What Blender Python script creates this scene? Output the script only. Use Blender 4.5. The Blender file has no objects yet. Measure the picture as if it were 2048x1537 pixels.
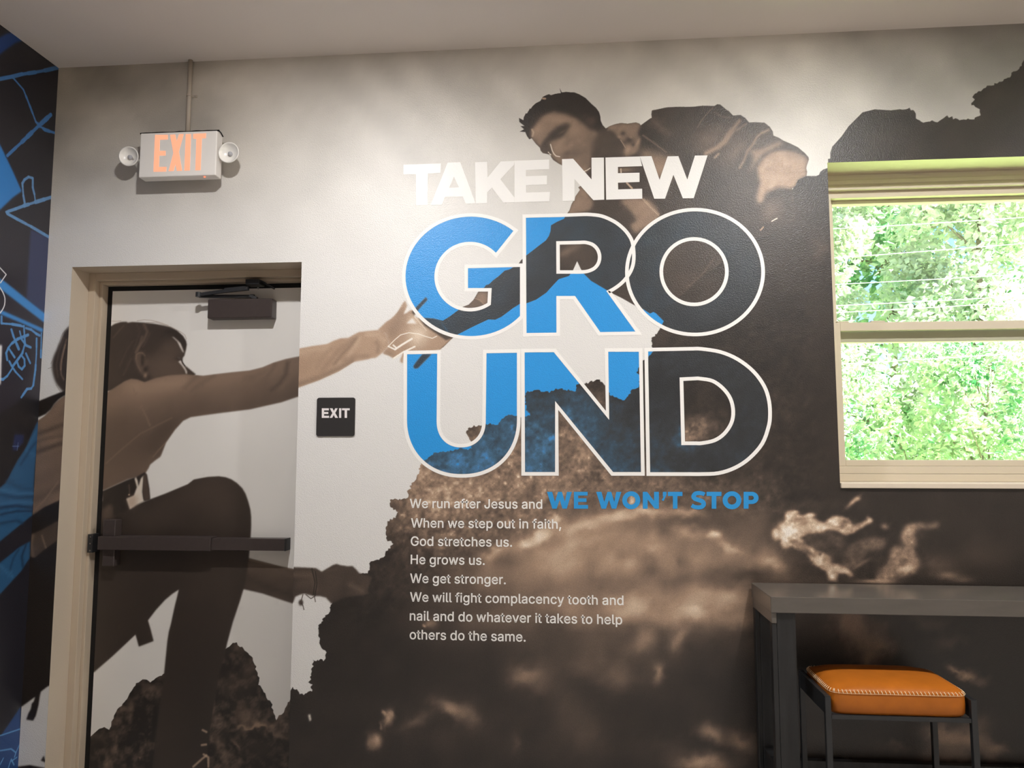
import bpy, bmesh, math, random
import numpy as np
from mathutils import Vector, Matrix
from mathutils.geometry import delaunay_2d_cdt, tessellate_polygon

scene = bpy.context.scene
COL = scene.collection

# ---------------------------------------------------------------- camera
FW, FH = 2048, 1537
FOCAL = 1504.05                      # focal length in pixels of the 2048 wide frame
PITCH, YAW = 0.0921621, 0.0855610
CAM = np.array([0.0, -3.3, 1.38])
_cy, _sy, _cp, _sp = math.cos(YAW), math.sin(YAW), math.cos(PITCH), math.sin(PITCH)
AX_F = np.array([-_sy * _cp, _cy * _cp, _sp])
AX_R = np.array([_cy, _sy, 0.0])
AX_U = np.cross(AX_R, AX_F)
cam_data = bpy.data.cameras.new('camera')
cam_data.sensor_width = 36.0
cam_data.sensor_fit = 'HORIZONTAL'
cam_data.lens = FOCAL / FW * 36.0
cam_data.clip_start = 0.02
cam = bpy.data.objects.new('camera', cam_data)
COL.objects.link(cam)
cam.matrix_world = Matrix(((AX_R[0], AX_U[0], -AX_F[0], CAM[0]),
                           (AX_R[1], AX_U[1], -AX_F[1], CAM[1]),
                           (AX_R[2], AX_U[2], -AX_F[2], CAM[2]),
                           (0, 0, 0, 1)))
scene.camera = cam

# ---------------------------------------------------------------- view, world, sun, room lamps, added fill
scene.view_settings.view_transform = 'Standard'
scene.view_settings.look = 'None'
scene.view_settings.exposure = 0.0
scene.view_settings.gamma = 1.0
scene.cycles.use_denoising = True
scene.cycles.denoiser = 'OPENIMAGEDENOISE'
scene.cycles.max_bounces = 8
scene.cycles.diffuse_bounces = 5
scene.cycles.transparent_max_bounces = 12
scene.cycles.caustics_reflective = False
scene.cycles.caustics_refractive = False
scene.cycles.sample_clamp_indirect = 6.0

world = bpy.data.worlds.new('world')
scene.world = world
world.use_nodes = True
wn = world.node_tree
for n in list(wn.nodes):
    wn.nodes.remove(n)
w_out = wn.nodes.new('ShaderNodeOutputWorld')
w_bg = wn.nodes.new('ShaderNodeBackground')
w_sky = wn.nodes.new('ShaderNodeTexSky')
w_sky.sky_type = 'HOSEK_WILKIE'
w_sky.turbidity = 4.0
w_sky.ground_albedo = 0.35
w_sky.sun_direction = (0.60, -0.14, 0.79)
w_bg.inputs['Strength'].default_value = 8.0
wn.links.new(w_sky.outputs[0], w_bg.inputs[0])
wn.links.new(w_bg.outputs[0], w_out.inputs[0])

sun_d = bpy.data.lights.new('sun', 'SUN')
sun_d.energy = 62.0
sun_d.angle = 0.01
sun_d.color = (1.0, 0.96, 0.88)
sun = bpy.data.objects.new('sun', sun_d)
COL.objects.link(sun)
sun.rotation_euler = Vector((-0.60, 0.14, -0.79)).to_track_quat('-Z', 'Y').to_euler()

ROOM_X0, ROOM_X1, ROOM_Y1, CEIL, FLOOR = -2.496, 4.6, -6.6, 3.248, -0.15


def downlight_or_fill(x, y, watts, size=0.13, spread=180, color=(1.0, 0.985, 0.972)):
    d = bpy.data.lights.new('ceiling_downlight_or_fill', 'AREA')
    d.shape = 'DISK'
    d.size = size
    d.energy = watts
    d.spread = math.radians(spread)
    d.color = color
    o = bpy.data.objects.new('ceiling_downlight_or_fill', d)
    COL.objects.link(o)
    o.location = (x, y, CEIL - 0.012)
    return o


for lx in (-1.04, 1.25, 3.54):                 # the row of recessed downlights that washes the mural wall
    downlight_or_fill(lx, -1.38, 46.0)
for lx in (-1.0, 1.25, 3.5):                   # unseen rows added further back for ambient fill and bounce
    for ly in (-3.7, -5.6):
        downlight_or_fill(lx, ly, 21.0, 0.16, 100)


# ---------------------------------------------------------------- points of the photograph on the planes of the room
def ray(p):
    return (p[0] - FW / 2) / FOCAL * AX_R - (p[1] - FH / 2) / FOCAL * AX_U + AX_F


def on_y(p, y=0.0):
    d = ray(p)
    return CAM + d * ((y - CAM[1]) / d[1])


def on_x(p, x):
    d = ray(p)
    return CAM + d * ((x - CAM[0]) / d[0])


def on_z(p, z):
    d = ray(p)
    return CAM + d * ((z - CAM[2]) / d[2])


# ---------------------------------------------------------------- small scene helpers
def tag(o, label=None, cat=None, group=None, kind=None):
    if label:
        o['label'] = label
    if cat:
        o['category'] = cat
    if group:
        o['group'] = group
    if kind:
        o['kind'] = kind
    return o


def thing(name, label, cat, loc=(0, 0, 0), group=None):
    o = bpy.data.objects.new(name, None)
    o.empty_display_size = 0.05
    COL.objects.link(o)
    o.location = loc
    return tag(o, label, cat, group)


def link_mesh(name, me, mat=None, parent=None, smooth=False):
    if mat is not None:
        me.materials.append(mat)
    o = bpy.data.objects.new(name, me)
    COL.objects.link(o)
    if parent is not None:
        o.parent = parent
        o.matrix_parent_inverse = Matrix.Translation(-Vector(world_loc(parent)))
    if smooth:
        me.polygons.foreach_set('use_smooth', [True] * len(me.polygons))
    return o


def world_loc(o):
    v = Vector((0, 0, 0))
    while o is not None:
        v = v + o.location + (o.matrix_parent_inverse.to_translation() if o.parent else Vector((0, 0, 0)))
        o = o.parent
    return v


def from_bm(name, bm, mat=None, parent=None, smooth=False):
    me = bpy.data.meshes.new(name)
    bm.normal_update()
    bm.to_mesh(me)
    bm.free()
    return link_mesh(name, me, mat, parent, smooth)


def box(bm, x0, x1, y0, y1, z0, z1, bevel=0.0, seg=2):
    r = bmesh.ops.create_cube(bm, size=1.0)
    vs = r['verts']
    for v in vs:
        v.co = Vector((x0 + (v.co.x + .5) * (x1 - x0), y0 + (v.co.y + .5) * (y1 - y0), z0 + (v.co.z + .5) * (z1 - z0)))
    if bevel > 0:
        es = list({e for v in vs for e in v.link_edges})
        bmesh.ops.bevel(bm, geom=es, offset=bevel, segments=seg, affect='EDGES', profile=0.6)
    return bm


def tube(bm, pts, r, n=10, cap=True):
    pts = [Vector(p) for p in pts]
    rings = []
    for i, p in enumerate(pts):
        t = (pts[min(i + 1, len(pts) - 1)] - pts[max(i - 1, 0)]).normalized()
        a = Vector((0, 0, 1)) if abs(t.z) < .9 else Vector((1, 0, 0))
        u = t.cross(a).normalized()
        w = t.cross(u)
        rr = r[i] if isinstance(r, (list, tuple)) else r
        rings.append([bm.verts.new(p + (u * math.cos(k * 2 * math.pi / n) + w * math.sin(k * 2 * math.pi / n)) * rr) for k in range(n)])
    for a, b in zip(rings, rings[1:]):
        for k in range(n):
            bm.faces.new((a[k], a[(k + 1) % n], b[(k + 1) % n], b[k]))
    if cap:
        bm.faces.new(rings[0][::-1])
        bm.faces.new(rings[-1])
    return bm


def lathe(bm, prof, M=Matrix.Identity(4), n=28):
    """prof: (radius, height) pairs turned round local Z, placed by M."""
    rings = []
    for (r, h) in prof:
        if r < 1e-6:
            rings.append([bm.verts.new(M @ Vector((0, 0, h)))])
        else:
            rings.append([bm.verts.new(M @ Vector((r * math.cos(k * 2 * math.pi / n), r * math.sin(k * 2 * math.pi / n), h))) for k in range(n)])
    for a, b in zip(rings, rings[1:]):
        for k in range(n):
            k2 = (k + 1) % n
            if len(a) == 1 and len(b) == 1:
                continue
            if len(a) == 1:
                bm.faces.new((a[0], b[k], b[k2]))
            elif len(b) == 1:
                bm.faces.new((a[k], a[k2], b[0]))
            else:
                bm.faces.new((a[k], a[k2], b[k2], b[k]))
    bmesh.ops.recalc_face_normals(bm, faces=bm.faces[:])
    return bm


# ---------------------------------------------------------------- materials
def srgb(c):
    c = np.asarray(c, dtype=np.float64)
    return np.where(c <= 0.04045, c / 12.92, ((c + 0.055) / 1.055) ** 2.4)


def rgb(r, g, b):
    v = srgb(np.array((r, g, b)) / 255.0)
    return (float(v[0]), float(v[1]), float(v[2]), 1.0)


def mat(name, color, rough=0.5, spec=0.5, metal=0.0, noise=None, bump=None, coat=0.0):
    """noise = (scale, amount[, stretch]) varies the tone; bump = (scale, strength, distance[, detail])."""
    m = bpy.data.materials.new(name)
    m.use_nodes = True
    nt = m.node_tree
    b = nt.nodes['Principled BSDF']
    b.inputs['Base Color'].default_value = color
    b.inputs['Roughness'].default_value = rough
    b.inputs['Specular IOR Level'].default_value = spec
    b.inputs['Metallic'].default_value = metal
    b.inputs['Coat Weight'].default_value = coat
    tc = nt.nodes.new('ShaderNodeTexCoord')
    if noise:
        mp = nt.nodes.new('ShaderNodeMapping')
        if len(noise) > 2:
            mp.inputs['Scale'].default_value = noise[2]
        n = nt.nodes.new('ShaderNodeTexNoise')
        n.inputs['Scale'].default_value = noise[0]
        n.inputs['Detail'].default_value = 5
        mr = nt.nodes.new('ShaderNodeMapRange')
        mr.inputs['From Min'].default_value = .3
        mr.inputs['From Max'].default_value = .7
        mr.inputs['To Min'].default_value = 1 - noise[1]
        mr.inputs['To Max'].default_value = 1 + noise[1]
        mx = nt.nodes.new('ShaderNodeVectorMath')
        mx.operation = 'SCALE'
        mx.inputs[0].default_value = color[:3]
        nt.links.new(tc.outputs['Object'], mp.inputs[0])
        nt.links.new(mp.outputs[0], n.inputs['Vector'])
        nt.links.new(n.outputs['Fac'], mr.inputs['Value'])
        nt.links.new(mr.outputs[0], mx.inputs['Scale'])
        nt.links.new(mx.outputs[0], b.inputs['Base Color'])
    if bump:
        n2 = nt.nodes.new('ShaderNodeTexNoise')
        n2.inputs['Scale'].default_value = bump[0]
        n2.inputs['Detail'].default_value = bump[3] if len(bump) > 3 else 3
        bp = nt.nodes.new('ShaderNodeBump')
        bp.inputs['Strength'].default_value = bump[1]
        bp.inputs['Distance'].default_value = bump[2]
        nt.links.new(tc.outputs['Object'], n2.inputs['Vector'])
        nt.links.new(n2.outputs['Fac'], bp.inputs['Height'])
        nt.links.new(bp.outputs[0], b.inputs['Normal'])
    return m


def print_mat(name, rough=0.40, spec=0.66, grain=0.0, bump=0.32, grain_scale=420):
    """Satin wall print: the printed ink is a per-vertex colour, grain and wall texture are noise nodes."""
    m = bpy.data.materials.new(name)
    m.use_nodes = True
    nt = m.node_tree
    b = nt.nodes['Principled BSDF']
    b.inputs['Roughness'].default_value = rough
    b.inputs['Specular IOR Level'].default_value = spec
    at = nt.nodes.new('ShaderNodeAttribute')
    at.attribute_name = 'ink'
    tc = nt.nodes.new('ShaderNodeTexCoord')
    src = at.outputs['Color']
    if grain > 0:
        n = nt.nodes.new('ShaderNodeTexNoise')
        n.inputs['Scale'].default_value = grain_scale
        n.inputs['Detail'].default_value = 2
        mr = nt.nodes.new('ShaderNodeMapRange')
        mr.inputs['From Min'].default_value = .3
        mr.inputs['From Max'].default_value = .7
        mr.inputs['To Min'].default_value = 1 - grain
        mr.inputs['To Max'].default_value = 1 + grain
        vm = nt.nodes.new('ShaderNodeVectorMath')
        vm.operation = 'SCALE'
        nt.links.new(tc.outputs['Object'], n.inputs['Vector'])
        nt.links.new(n.outputs['Fac'], mr.inputs['Value'])
        nt.links.new(src, vm.inputs[0])
        nt.links.new(mr.outputs[0], vm.inputs['Scale'])
        src = vm.outputs[0]
    nt.links.new(src, b.inputs['Base Color'])
    n2 = nt.nodes.new('ShaderNodeTexNoise')
    n2.inputs['Scale'].default_value = 230
    n2.inputs['Detail'].default_value = 2
    bp = nt.nodes.new('ShaderNodeBump')
    bp.inputs['Strength'].default_value = bump
    bp.inputs['Distance'].default_value = 0.004
    nt.links.new(tc.outputs['Object'], n2.inputs['Vector'])
    nt.links.new(n2.outputs['Fac'], bp.inputs['Height'])
    nt.links.new(bp.outputs[0], b.inputs['Normal'])
    return m
# ---------------------------------------------------------------- printing: pictures drawn as ink values on a flat grid
class Canvas:
    """A flat sheet. a runs along the sheet, b upwards, both in metres; ink is sRGB 0..1 at the grid nodes."""

    def __init__(self, a0, a1, b0, b1, res, flat):
        self.a0, self.b0, self.res, self.flat = a0, b0, res, flat
        self.W = int(round((a1 - a0) / res)) + 1
        self.H = int(round((b1 - b0) / res)) + 1
        self.ink = np.zeros((self.H, self.W, 3), np.float32)
        self.clip = None

    def pts(self, P):
        Q = [self.flat(p) for p in P]
        return np.array([((q[0] - self.a0) / self.res, (q[1] - self.b0) / self.res) for q in Q])

    def scale(self, p):
        q, r = self.pts([p, (p[0] + 1, p[1])])
        return float(np.hypot(*(r - q)))

    def clipbox(self, Q, pad):
        c0 = max(0, int(Q[:, 0].min() - pad)); c1 = min(self.W, int(Q[:, 0].max() + pad) + 2)
        r0 = max(0, int(Q[:, 1].min() - pad)); r1 = min(self.H, int(Q[:, 1].max() + pad) + 2)
        return r0, max(r1, r0 + 1), c0, max(c1, c0 + 1)

    def mask(self, polys, soft=0.0, raw=False):
        """Coverage of one or more outlines (even-odd), given in photograph points."""
        Qs = [p if raw else self.pts(p) for p in polys]
        allq = np.vstack(Qs)
        pad = soft * 3 + 2
        r0, r1, c0, c1 = self.clipbox(allq, pad)
        h, w = r1 - r0, c1 - c0
        cov = np.zeros((h, w + 2), np.float32)
        A = np.vstack(Qs)
        B = np.vstack([np.roll(q, -1, axis=0) for q in Qs])
        SUB = 3
        for r in range(h):
            for s in range(SUB):
                y = r0 + r - 0.5 + (s + 0.5) / SUB
                hit = (A[:, 1] <= y) != (B[:, 1] <= y)
                if not hit.any():
                    continue
                a, b = A[hit], B[hit]
                xs = np.sort(a[:, 0] + (y - a[:, 1]) / (b[:, 1] - a[:, 1]) * (b[:, 0] - a[:, 0])) - c0 + 0.5
                for x0, x1 in zip(xs[0::2], xs[1::2]):
                    x0 = min(max(x0, 0.0), w); x1 = min(max(x1, 0.0), w)
                    if x1 <= x0:
                        continue
                    i0, i1 = int(x0), int(x1)
                    if i0 == i1:
                        cov[r, i0] += (x1 - x0) / SUB
                    else:
                        cov[r, i0] += (i0 + 1 - x0) / SUB
                        cov[r, i0 + 1:i1] += 1.0 / SUB
                        cov[r, i1] += (x1 - i1) / SUB
        m = np.clip(cov[:, :w], 0, 1)
        if soft > 0:
            m = blur(m, soft)
        return (r0, c0, m)

    def lay(self, M, color, alpha=1.0):
        r0, c0, m = M
        h, w = m.shape
        t = self.ink[r0:r0 + h, c0:c0 + w]
        col = np.asarray(color, np.float32)
        if col.ndim == 1:
            col = col[None, None, :]
        k = m * alpha
        if self.clip is not None:
            k = k * self.clip[r0:r0 + h, c0:c0 + w]
        t += (col - t) * k[..., None]

    def fill(self, P, color, soft=0.0, alpha=1.0):
        s = self.scale(P[0])
        M = self.mask([P], soft * s)
        self.lay(M, color, alpha)
        return M

    def stroke(self, P, width, color, soft=0.6, alpha=1.0, taper=False):
        s = self.scale(P[0])
        Q = self.pts(P)
        hw, sf = width * s / 2, max(soft * s, .5)
        r0, r1, c0, c1 = self.clipbox(Q, hw + sf + 2)
        yy, xx = np.mgrid[r0:r1, c0:c1].astype(np.float32)
        best = np.full(yy.shape, 1e9, np.float32)
        n = len(Q) - 1
        for i in range(n):
            a, b = Q[i], Q[i + 1]
            d = b - a
            L = max(float(d @ d), 1e-9)
            t = np.clip(((xx - a[0]) * d[0] + (yy - a[1]) * d[1]) / L, 0, 1)
            dist = np.hypot(xx - a[0] - t * d[0], yy - a[1] - t * d[1])
            if taper:
                g = (i + t) / n
                dist = dist + hw * (1 - 4 * g * (1 - g)) * .9
            best = np.minimum(best, dist)
        m = np.clip((hw + sf - best) / (2 * sf), 0, 1)
        m = m * m * (3 - 2 * m)
        self.lay((r0, c0, m), color, alpha)

    def dab(self, x, y, rx, ry, rot, color, alpha=1.0, warp=None, hard=1.0):
        s = self.scale((x, y))
        q = self.pts([(x, y)])[0]
        R = max(rx, ry) * s * 2.4
        r0, r1, c0, c1 = self.clipbox(np.array([q]), R)
        yy, xx = np.mgrid[r0:r1, c0:c1].astype(np.float32)
        u, v = xx - q[0], -(yy - q[1])
        if warp is not None:
            u = u + warp[0][r0:r1, c0:c1]
            v = v + warp[1][r0:r1, c0:c1]
        c, sn = math.cos(math.radians(rot)), math.sin(math.radians(rot))
        uu, vv = (u * c + v * sn) / (rx * s), (-u * sn + v * c) / (ry * s)
        m = np.exp(-(uu * uu + vv * vv) ** hard)
        self.lay((r0, c0, m), color, alpha)


def full_mask(cv, polys):
    f = np.zeros((cv.H, cv.W), np.float32)
    for P in polys:
        r, c, m = cv.mask([P])
        f[r:r + m.shape[0], c:c + m.shape[1]] = np.maximum(f[r:r + m.shape[0], c:c + m.shape[1]], m)
    return f


def blur(m, r):
    """Three box passes: close to a Gaussian of radius r nodes."""
    k = max(1, int(round(r)))
    for _ in range(3):
        for ax in (0, 1):
            p = np.concatenate((np.repeat(np.take(m, [0], ax), k + 1, ax), m, np.repeat(np.take(m, [-1], ax), k, ax)), ax)
            c = np.cumsum(p, ax, dtype=np.float64)
            n = m.shape[ax]
            m = ((np.take(c, range(2 * k + 1, 2 * k + 1 + n), ax) - np.take(c, range(0, n), ax)) / (2 * k + 1)).astype(np.float32)
    return m


def vnoise(h, w, cell, seed, cellx=None, skew=0.0):
    """Smooth value noise 0..1; cell = feature size in nodes, skew leans the pattern."""
    rng = np.random.default_rng(seed)
    cellx = cellx or cell
    x = np.arange(w, dtype=np.float32)[None, :] + np.arange(h, dtype=np.float32)[:, None] * skew
    x = (x - x.min()) / cellx
    y = np.arange(h, dtype=np.float32)[:, None] / cell + np.zeros((1, w), np.float32)
    g = rng.random((int(h / cell) + 3, int(x.max()) + 3)).astype(np.float32)
    xi, yi = x.astype(np.int32), y.astype(np.int32)
    fx, fy = x - xi, y - yi
    fx = fx * fx * (3 - 2 * fx)
    fy = fy * fy * (3 - 2 * fy)
    a, b = g[yi, xi], g[yi, xi + 1]
    c, d = g[yi + 1, xi], g[yi + 1, xi + 1]
    return (a + (b - a) * fx) * (1 - fy) + (c + (d - c) * fx) * fy


def fbm(h, w, cell, octv, seed, gain=0.5):
    out = np.zeros((h, w), np.float32)
    amp, tot = 1.0, 0.0
    for i in range(octv):
        out += vnoise(h, w, max(cell, 1.5), seed + i * 17) * amp
        tot += amp
        amp *= gain
        cell /= 2
    return out / tot


RAMP_T = np.array([0, 30, 60, 100, 150, 200, 235, 255], np.float32)
RAMP_C = np.array([(0, 0, 0), (36, 29, 25), (72, 60, 52), (118, 98, 84), (172, 143, 120), (219, 196, 172), (242, 230, 216), (250, 246, 240)], np.float32) / 255


def sepia(t):
    t = np.asarray(t, np.float32)
    return np.stack([np.interp(t, RAMP_T, RAMP_C[:, i]) for i in range(3)], -1).astype(np.float32)


def c8(r, g, b):
    return np.array((r, g, b), np.float32) / 255


def rag(P, amp, step, seed, closed=True, spikes=0.0):
    """Roughen an outline into the broken edge of rock or brush."""
    rnd = random.Random(seed)
    out = []
    n = len(P)
    for i in range(n if closed else n - 1):
        a, b = P[i], P[(i + 1) % n]
        L = math.hypot(b[0] - a[0], b[1] - a[1])
        k = max(1, int(L / step))
        nx, ny = (-(b[1] - a[1]) / (L + 1e-9), (b[0] - a[0]) / (L + 1e-9))
        for j in range(k):
            t = j / k
            d = rnd.gauss(0, amp * .6) + (rnd.uniform(-1, 1) * amp * spikes if rnd.random() < .25 else 0)
            e = rnd.gauss(0, amp * .3)
            if j == 0:
                d *= .5
            out.append((a[0] + (b[0] - a[0]) * t + nx * d + ny * e, a[1] + (b[1] - a[1]) * t + ny * d - nx * e))
    if not closed:
        out.append(P[-1])
    return out


def Z(scale, ox, oy, *pts):
    """Points read off an enlarged crop: crop scale and crop origin, then the readings."""
    return [(p[0] / scale + ox, p[1] / scale + oy) for p in pts]


def smooth(P, n=4, closed=True):
    """Catmull-Rom through the points."""
    out = []
    m = len(P)
    for i in range(m if closed else m - 1):
        if closed:
            p0, p1, p2, p3 = P[i - 1], P[i], P[(i + 1) % m], P[(i + 2) % m]
        else:
            p0, p1, p2, p3 = P[max(i - 1, 0)], P[i], P[i + 1], P[min(i + 2, m - 1)]
        for j in range(n):
            t = j / n
            out.append(tuple(.5 * (2 * p1[k] + (p2[k] - p0[k]) * t + (2 * p0[k] - 5 * p1[k] + 4 * p2[k] - p3[k]) * t * t
                                   + (3 * p1[k] - p0[k] - 3 * p2[k] + p3[k]) * t ** 3) for k in (0, 1)))
    if not closed:
        out.append(P[-1])
    return out


def sheet_parts(cv, label, names, place, parent, mats, tol=0.02, top=16):
    """Turn a canvas into flat meshes, one per label: fine cells where the ink changes, large ones where it does not."""
    ink = srgb(np.clip(cv.ink, 0, 1)).astype(np.float32)
    vis = np.clip(cv.ink, 0, 1)
    H, W = cv.H - 1, cv.W - 1
    Hp, Wp = -(-H // top) * top, -(-W // top) * top
    lab = np.full((Hp, Wp), -1, np.int16)
    lab[:H, :W] = label
    node = np.pad(vis, ((0, Hp - H), (0, Wp - W), (0, 0)), mode='edge')
    quads = {k: [] for k in names}
    active = np.ones((Hp // top, Wp // top), bool)
    s = top
    while s >= 1:
        nb, mb = Hp // s, Wp // s
        L = lab.reshape(nb, s, mb, s)
        lmin, lmax = L.min((1, 3)), L.max((1, 3))
        ok = lmin == lmax
        if s > 1:
            c00 = node[0:Hp:s, 0:Wp:s]; c01 = node[0:Hp:s, s::s][:, :mb]
            c10 = node[s::s, 0:Wp:s][:nb]; c11 = node[s::s, s::s][:nb, :mb]
            err = np.zeros((nb, mb), np.float32)
            for i in range(0, s + 1, max(1, s // 4)):
                for j in range(0, s + 1, max(1, s // 4)):
                    fy, fx = i / s, j / s
                    val = node[i:i + Hp:s, j:j + Wp:s][:nb, :mb]
                    pr = (c00 * (1 - fx) + c01 * fx) * (1 - fy) + (c10 * (1 - fx) + c11 * fx) * fy
                    err = np.maximum(err, np.abs(val - pr).max(-1))
            ok &= err < tol
        use = active & ok & (lmin >= 0)
        I, J = np.nonzero(use)
        for k in names:
            sel = lmin[I, J] == k
            quads[k].append(np.stack((I[sel] * s, J[sel] * s, np.full(sel.sum(), s)), 1))
        if s == 1:
            break
        active = np.repeat(np.repeat(active & ~ok, 2, 0), 2, 1)
        s //= 2
    made = {}
    for k, nm in names.items():
        q = np.concatenate(quads[k])
        if len(q) == 0:
            continue
        r, c, sz = q[:, 0], q[:, 1], q[:, 2]
        r2, c2 = np.minimum(r + sz, H), np.minimum(c + sz, W)
        corners = np.stack((r * cv.W + c, r * cv.W + c2, r2 * cv.W + c2, r2 * cv.W + c), 1)
        ids, inv = np.unique(corners, return_inverse=True)
        inv = inv.reshape(corners.shape)
        rr, cc = ids // cv.W, ids % cv.W
        co = place(cv.a0 + cc * cv.res, cv.b0 + rr * cv.res)
        me = bpy.data.meshes.new(nm)
        me.vertices.add(len(ids))
        me.vertices.foreach_set('co', co.astype(np.float32).ravel())
        me.loops.add(len(q) * 4)
        me.loops.foreach_set('vertex_index', inv.astype(np.int32).ravel())
        me.polygons.add(len(q))
        me.polygons.foreach_set('loop_start', (np.arange(len(q)) * 4).astype(np.int32))
        me.update(calc_edges=True)
        at = me.attributes.new('ink', 'FLOAT_COLOR', 'POINT')
        rgba = np.ones((len(ids), 4), np.float32)
        rgba[:, :3] = ink[rr, cc]
        at.data.foreach_set('color', rgba.ravel())
        made[k] = link_mesh(nm, me, mats[k], parent)
    return made
# ---------------------------------------------------------------- the printed mural on the door wall: traced outlines
WX0, WX1 = ROOM_X0, 3.004
DOOR_X0, DOOR_X1, DOOR_Z = -2.370, -1.254, 2.258       # wall opening of the door
WIN_X0, WIN_X1, WIN_Z0, WIN_Z1 = 1.104, 2.304, 1.234, 2.650
WALL_T = 0.30
RES = 0.002


def flat_wall(p):
    v = on_y(p)
    return (v[0], v[2])


MAN = (Z(8.533, 1020, 160, (330, 1015), (290, 960), (260, 890), (165, 885), (240, 845), (180, 790), (250, 790), (160, 720), (155, 650), (230, 690), (235, 640),
         (270, 570), (290, 575), (310, 540), (345, 480), (350, 500), (385, 450), (440, 400), (520, 360), (560, 290), (620, 260), (665, 245), (700, 262), (770, 240), (840, 228), (870, 225), (845, 140),
         (885, 215), (960, 205), (1030, 212), (1100, 215), (1180, 245), (1290, 310), (1390, 410), (1470, 480), (1520, 550), (1540, 620), (1548, 700), (1580, 770), (1635, 830), (1700, 790))
       + Z(8.533, 1220, 190, (90, 500), (190, 480), (300, 492), (440, 470), (500, 490), (525, 520), (600, 465), (690, 400), (712, 395), (705, 330), (715, 265), (800, 250), (960, 215), (1130, 205),
           (1400, 205), (1580, 185), (1780, 190), (1830, 160), (1880, 165), (1960, 230), (2020, 280))
       + Z(8.533, 1440, 220, (130, 0), (220, 95), (350, 88), (430, 140), (495, 215), (620, 212), (760, 220), (850, 290), (900, 370), (910, 440), (1000, 475), (1080, 525), (1200, 575), (1330, 640),
           (1450, 740), (1510, 810), (1515, 850), (1480, 950), (1470, 1000), (1485, 1060), (1475, 1130), (1340, 1190), (1310, 1240), (1290, 1300), (1230, 1345))
       + [(1592, 440), (1540, 470), (1500, 480), (1400, 560), (1340, 610), (1300, 627.5)]
       + [(1286, 619), (1266, 609.5), (1245.6, 597.8), (1223.8, 586.9), (1208, 577.5), (1181.6, 561.9), (1169, 549.4), (1162, 539.2), (1154.2, 522.8), (1146, 541), (1137.8, 552.5), (1117.5, 558.8),
          (1100, 577.5), (1092.5, 586), (1072, 600), (1052.3, 607.3), (1040, 608), (1025, 617.5), (1003, 634), (990.6, 640), (976.6, 639.4), (945.3, 654.2), (912.5, 671), (903, 678.4), (887.5, 694), (879.7, 699.5),
          (846, 672), (840, 655), (845, 636.3), (867, 637.8), (886, 641.7), (900, 633), (915.6, 621.4), (925, 614.4), (937.5, 609.7), (946.9, 600.3), (951.6, 592.5), (956, 584.7), (968.8, 575.3), (972, 570.6),
          (978, 569), (986, 561.3), (998.4, 551.9), (1009.4, 541.7), (1018.8, 539.4), (1026.5, 534.7), (1038, 527), (1042, 521), (1053, 511), (1075, 494), (1092, 481), (1098, 472), (1101, 463), (1102, 451), (1114, 444), (1121, 441),
          (1128, 438), (1131, 432), (1139, 421), (1143, 409), (1145.7, 403.7), (1149, 401), (1151, 393), (1160, 380), (1156.5, 375), (1162, 372), (1164, 360), (1168, 352), (1172, 345), (1160, 347), (1146, 342), (1124, 331),
          (1117.3, 327.6), (1106.7, 320.6), (1103.2, 315.9), (1100.9, 311.2), (1096.2, 308.8), (1085.6, 306.5), (1081.5, 301.8), (1079.8, 296), (1071.6, 287.7), (1063.4, 277)])

ROCK_EDGE = [(586, 1375.4), (604, 1388.6), (623.9, 1384), (619.5, 1362), (623.9, 1335.8), (626, 1320.4), (650.3, 1320.4), (652.5, 1305), (645.9, 1300.5), (639.3, 1285), (637, 1252), (659, 1225.6), (663.5, 1208),
             (690, 1170), (718.6, 1148), (736.2, 1146.3), (740.6, 1124.3), (767, 1115.5), (771.5, 1106.7), (786.9, 1089), (773.7, 1080), (770.6, 1058), (775.9, 1045), (793.5, 1034), (795.7, 1025), (780, 1014), (780.3, 1001),
             (815.5, 996.6), (817.7, 979), (837.5, 948), (839.7, 935), (843.7, 925), (852.8, 920.5), (871, 905), (902, 903), (920, 896.8), (943.9, 898.6), (942, 883), (938.5, 875.8), (932, 865.8), (938.5, 854.9), (964, 851),
             (973, 848.5), (993, 850.3), (1002, 841), (1016.8, 830.3), (1033, 832), (1042, 834), (1060, 832), (1052, 818), (1049.8, 786.6), (1073.4, 780), (1082.8, 783.8), (1105.5, 782.8), (1111, 779), (1124.3, 777), (1143, 781),
             (1152.6, 782.8), (1153.6, 768.7), (1169.6, 767.7), (1186.6, 763), (1199.8, 760), (1207.4, 766.8), (1218.7, 791), (1245, 800.8), (1254.5, 795), (1264, 780), (1277, 776), (1281, 752), (1272, 746), (1276, 739), (1284, 724),
             (1296, 714), (1307, 703.6), (1303.4, 692), (1303, 680), (1318.7, 660.4)]
ROCK = (rag(ROCK_EDGE, 2.0, 3, 5, closed=False, spikes=1.3)
        + [(1327.4, 642.8), (1311.6, 627), (1295, 618), (1400, 540), (1560, 420), (1597, 359.5), (1612.9, 352.4), (1632, 352.4), (1638, 350), (1640.4, 344.2), (1646.3, 339.5), (1656, 336), (1656, 318), (3000, 250), (3000, 2200),
           (300, 2200), (570, 1400)])
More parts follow.
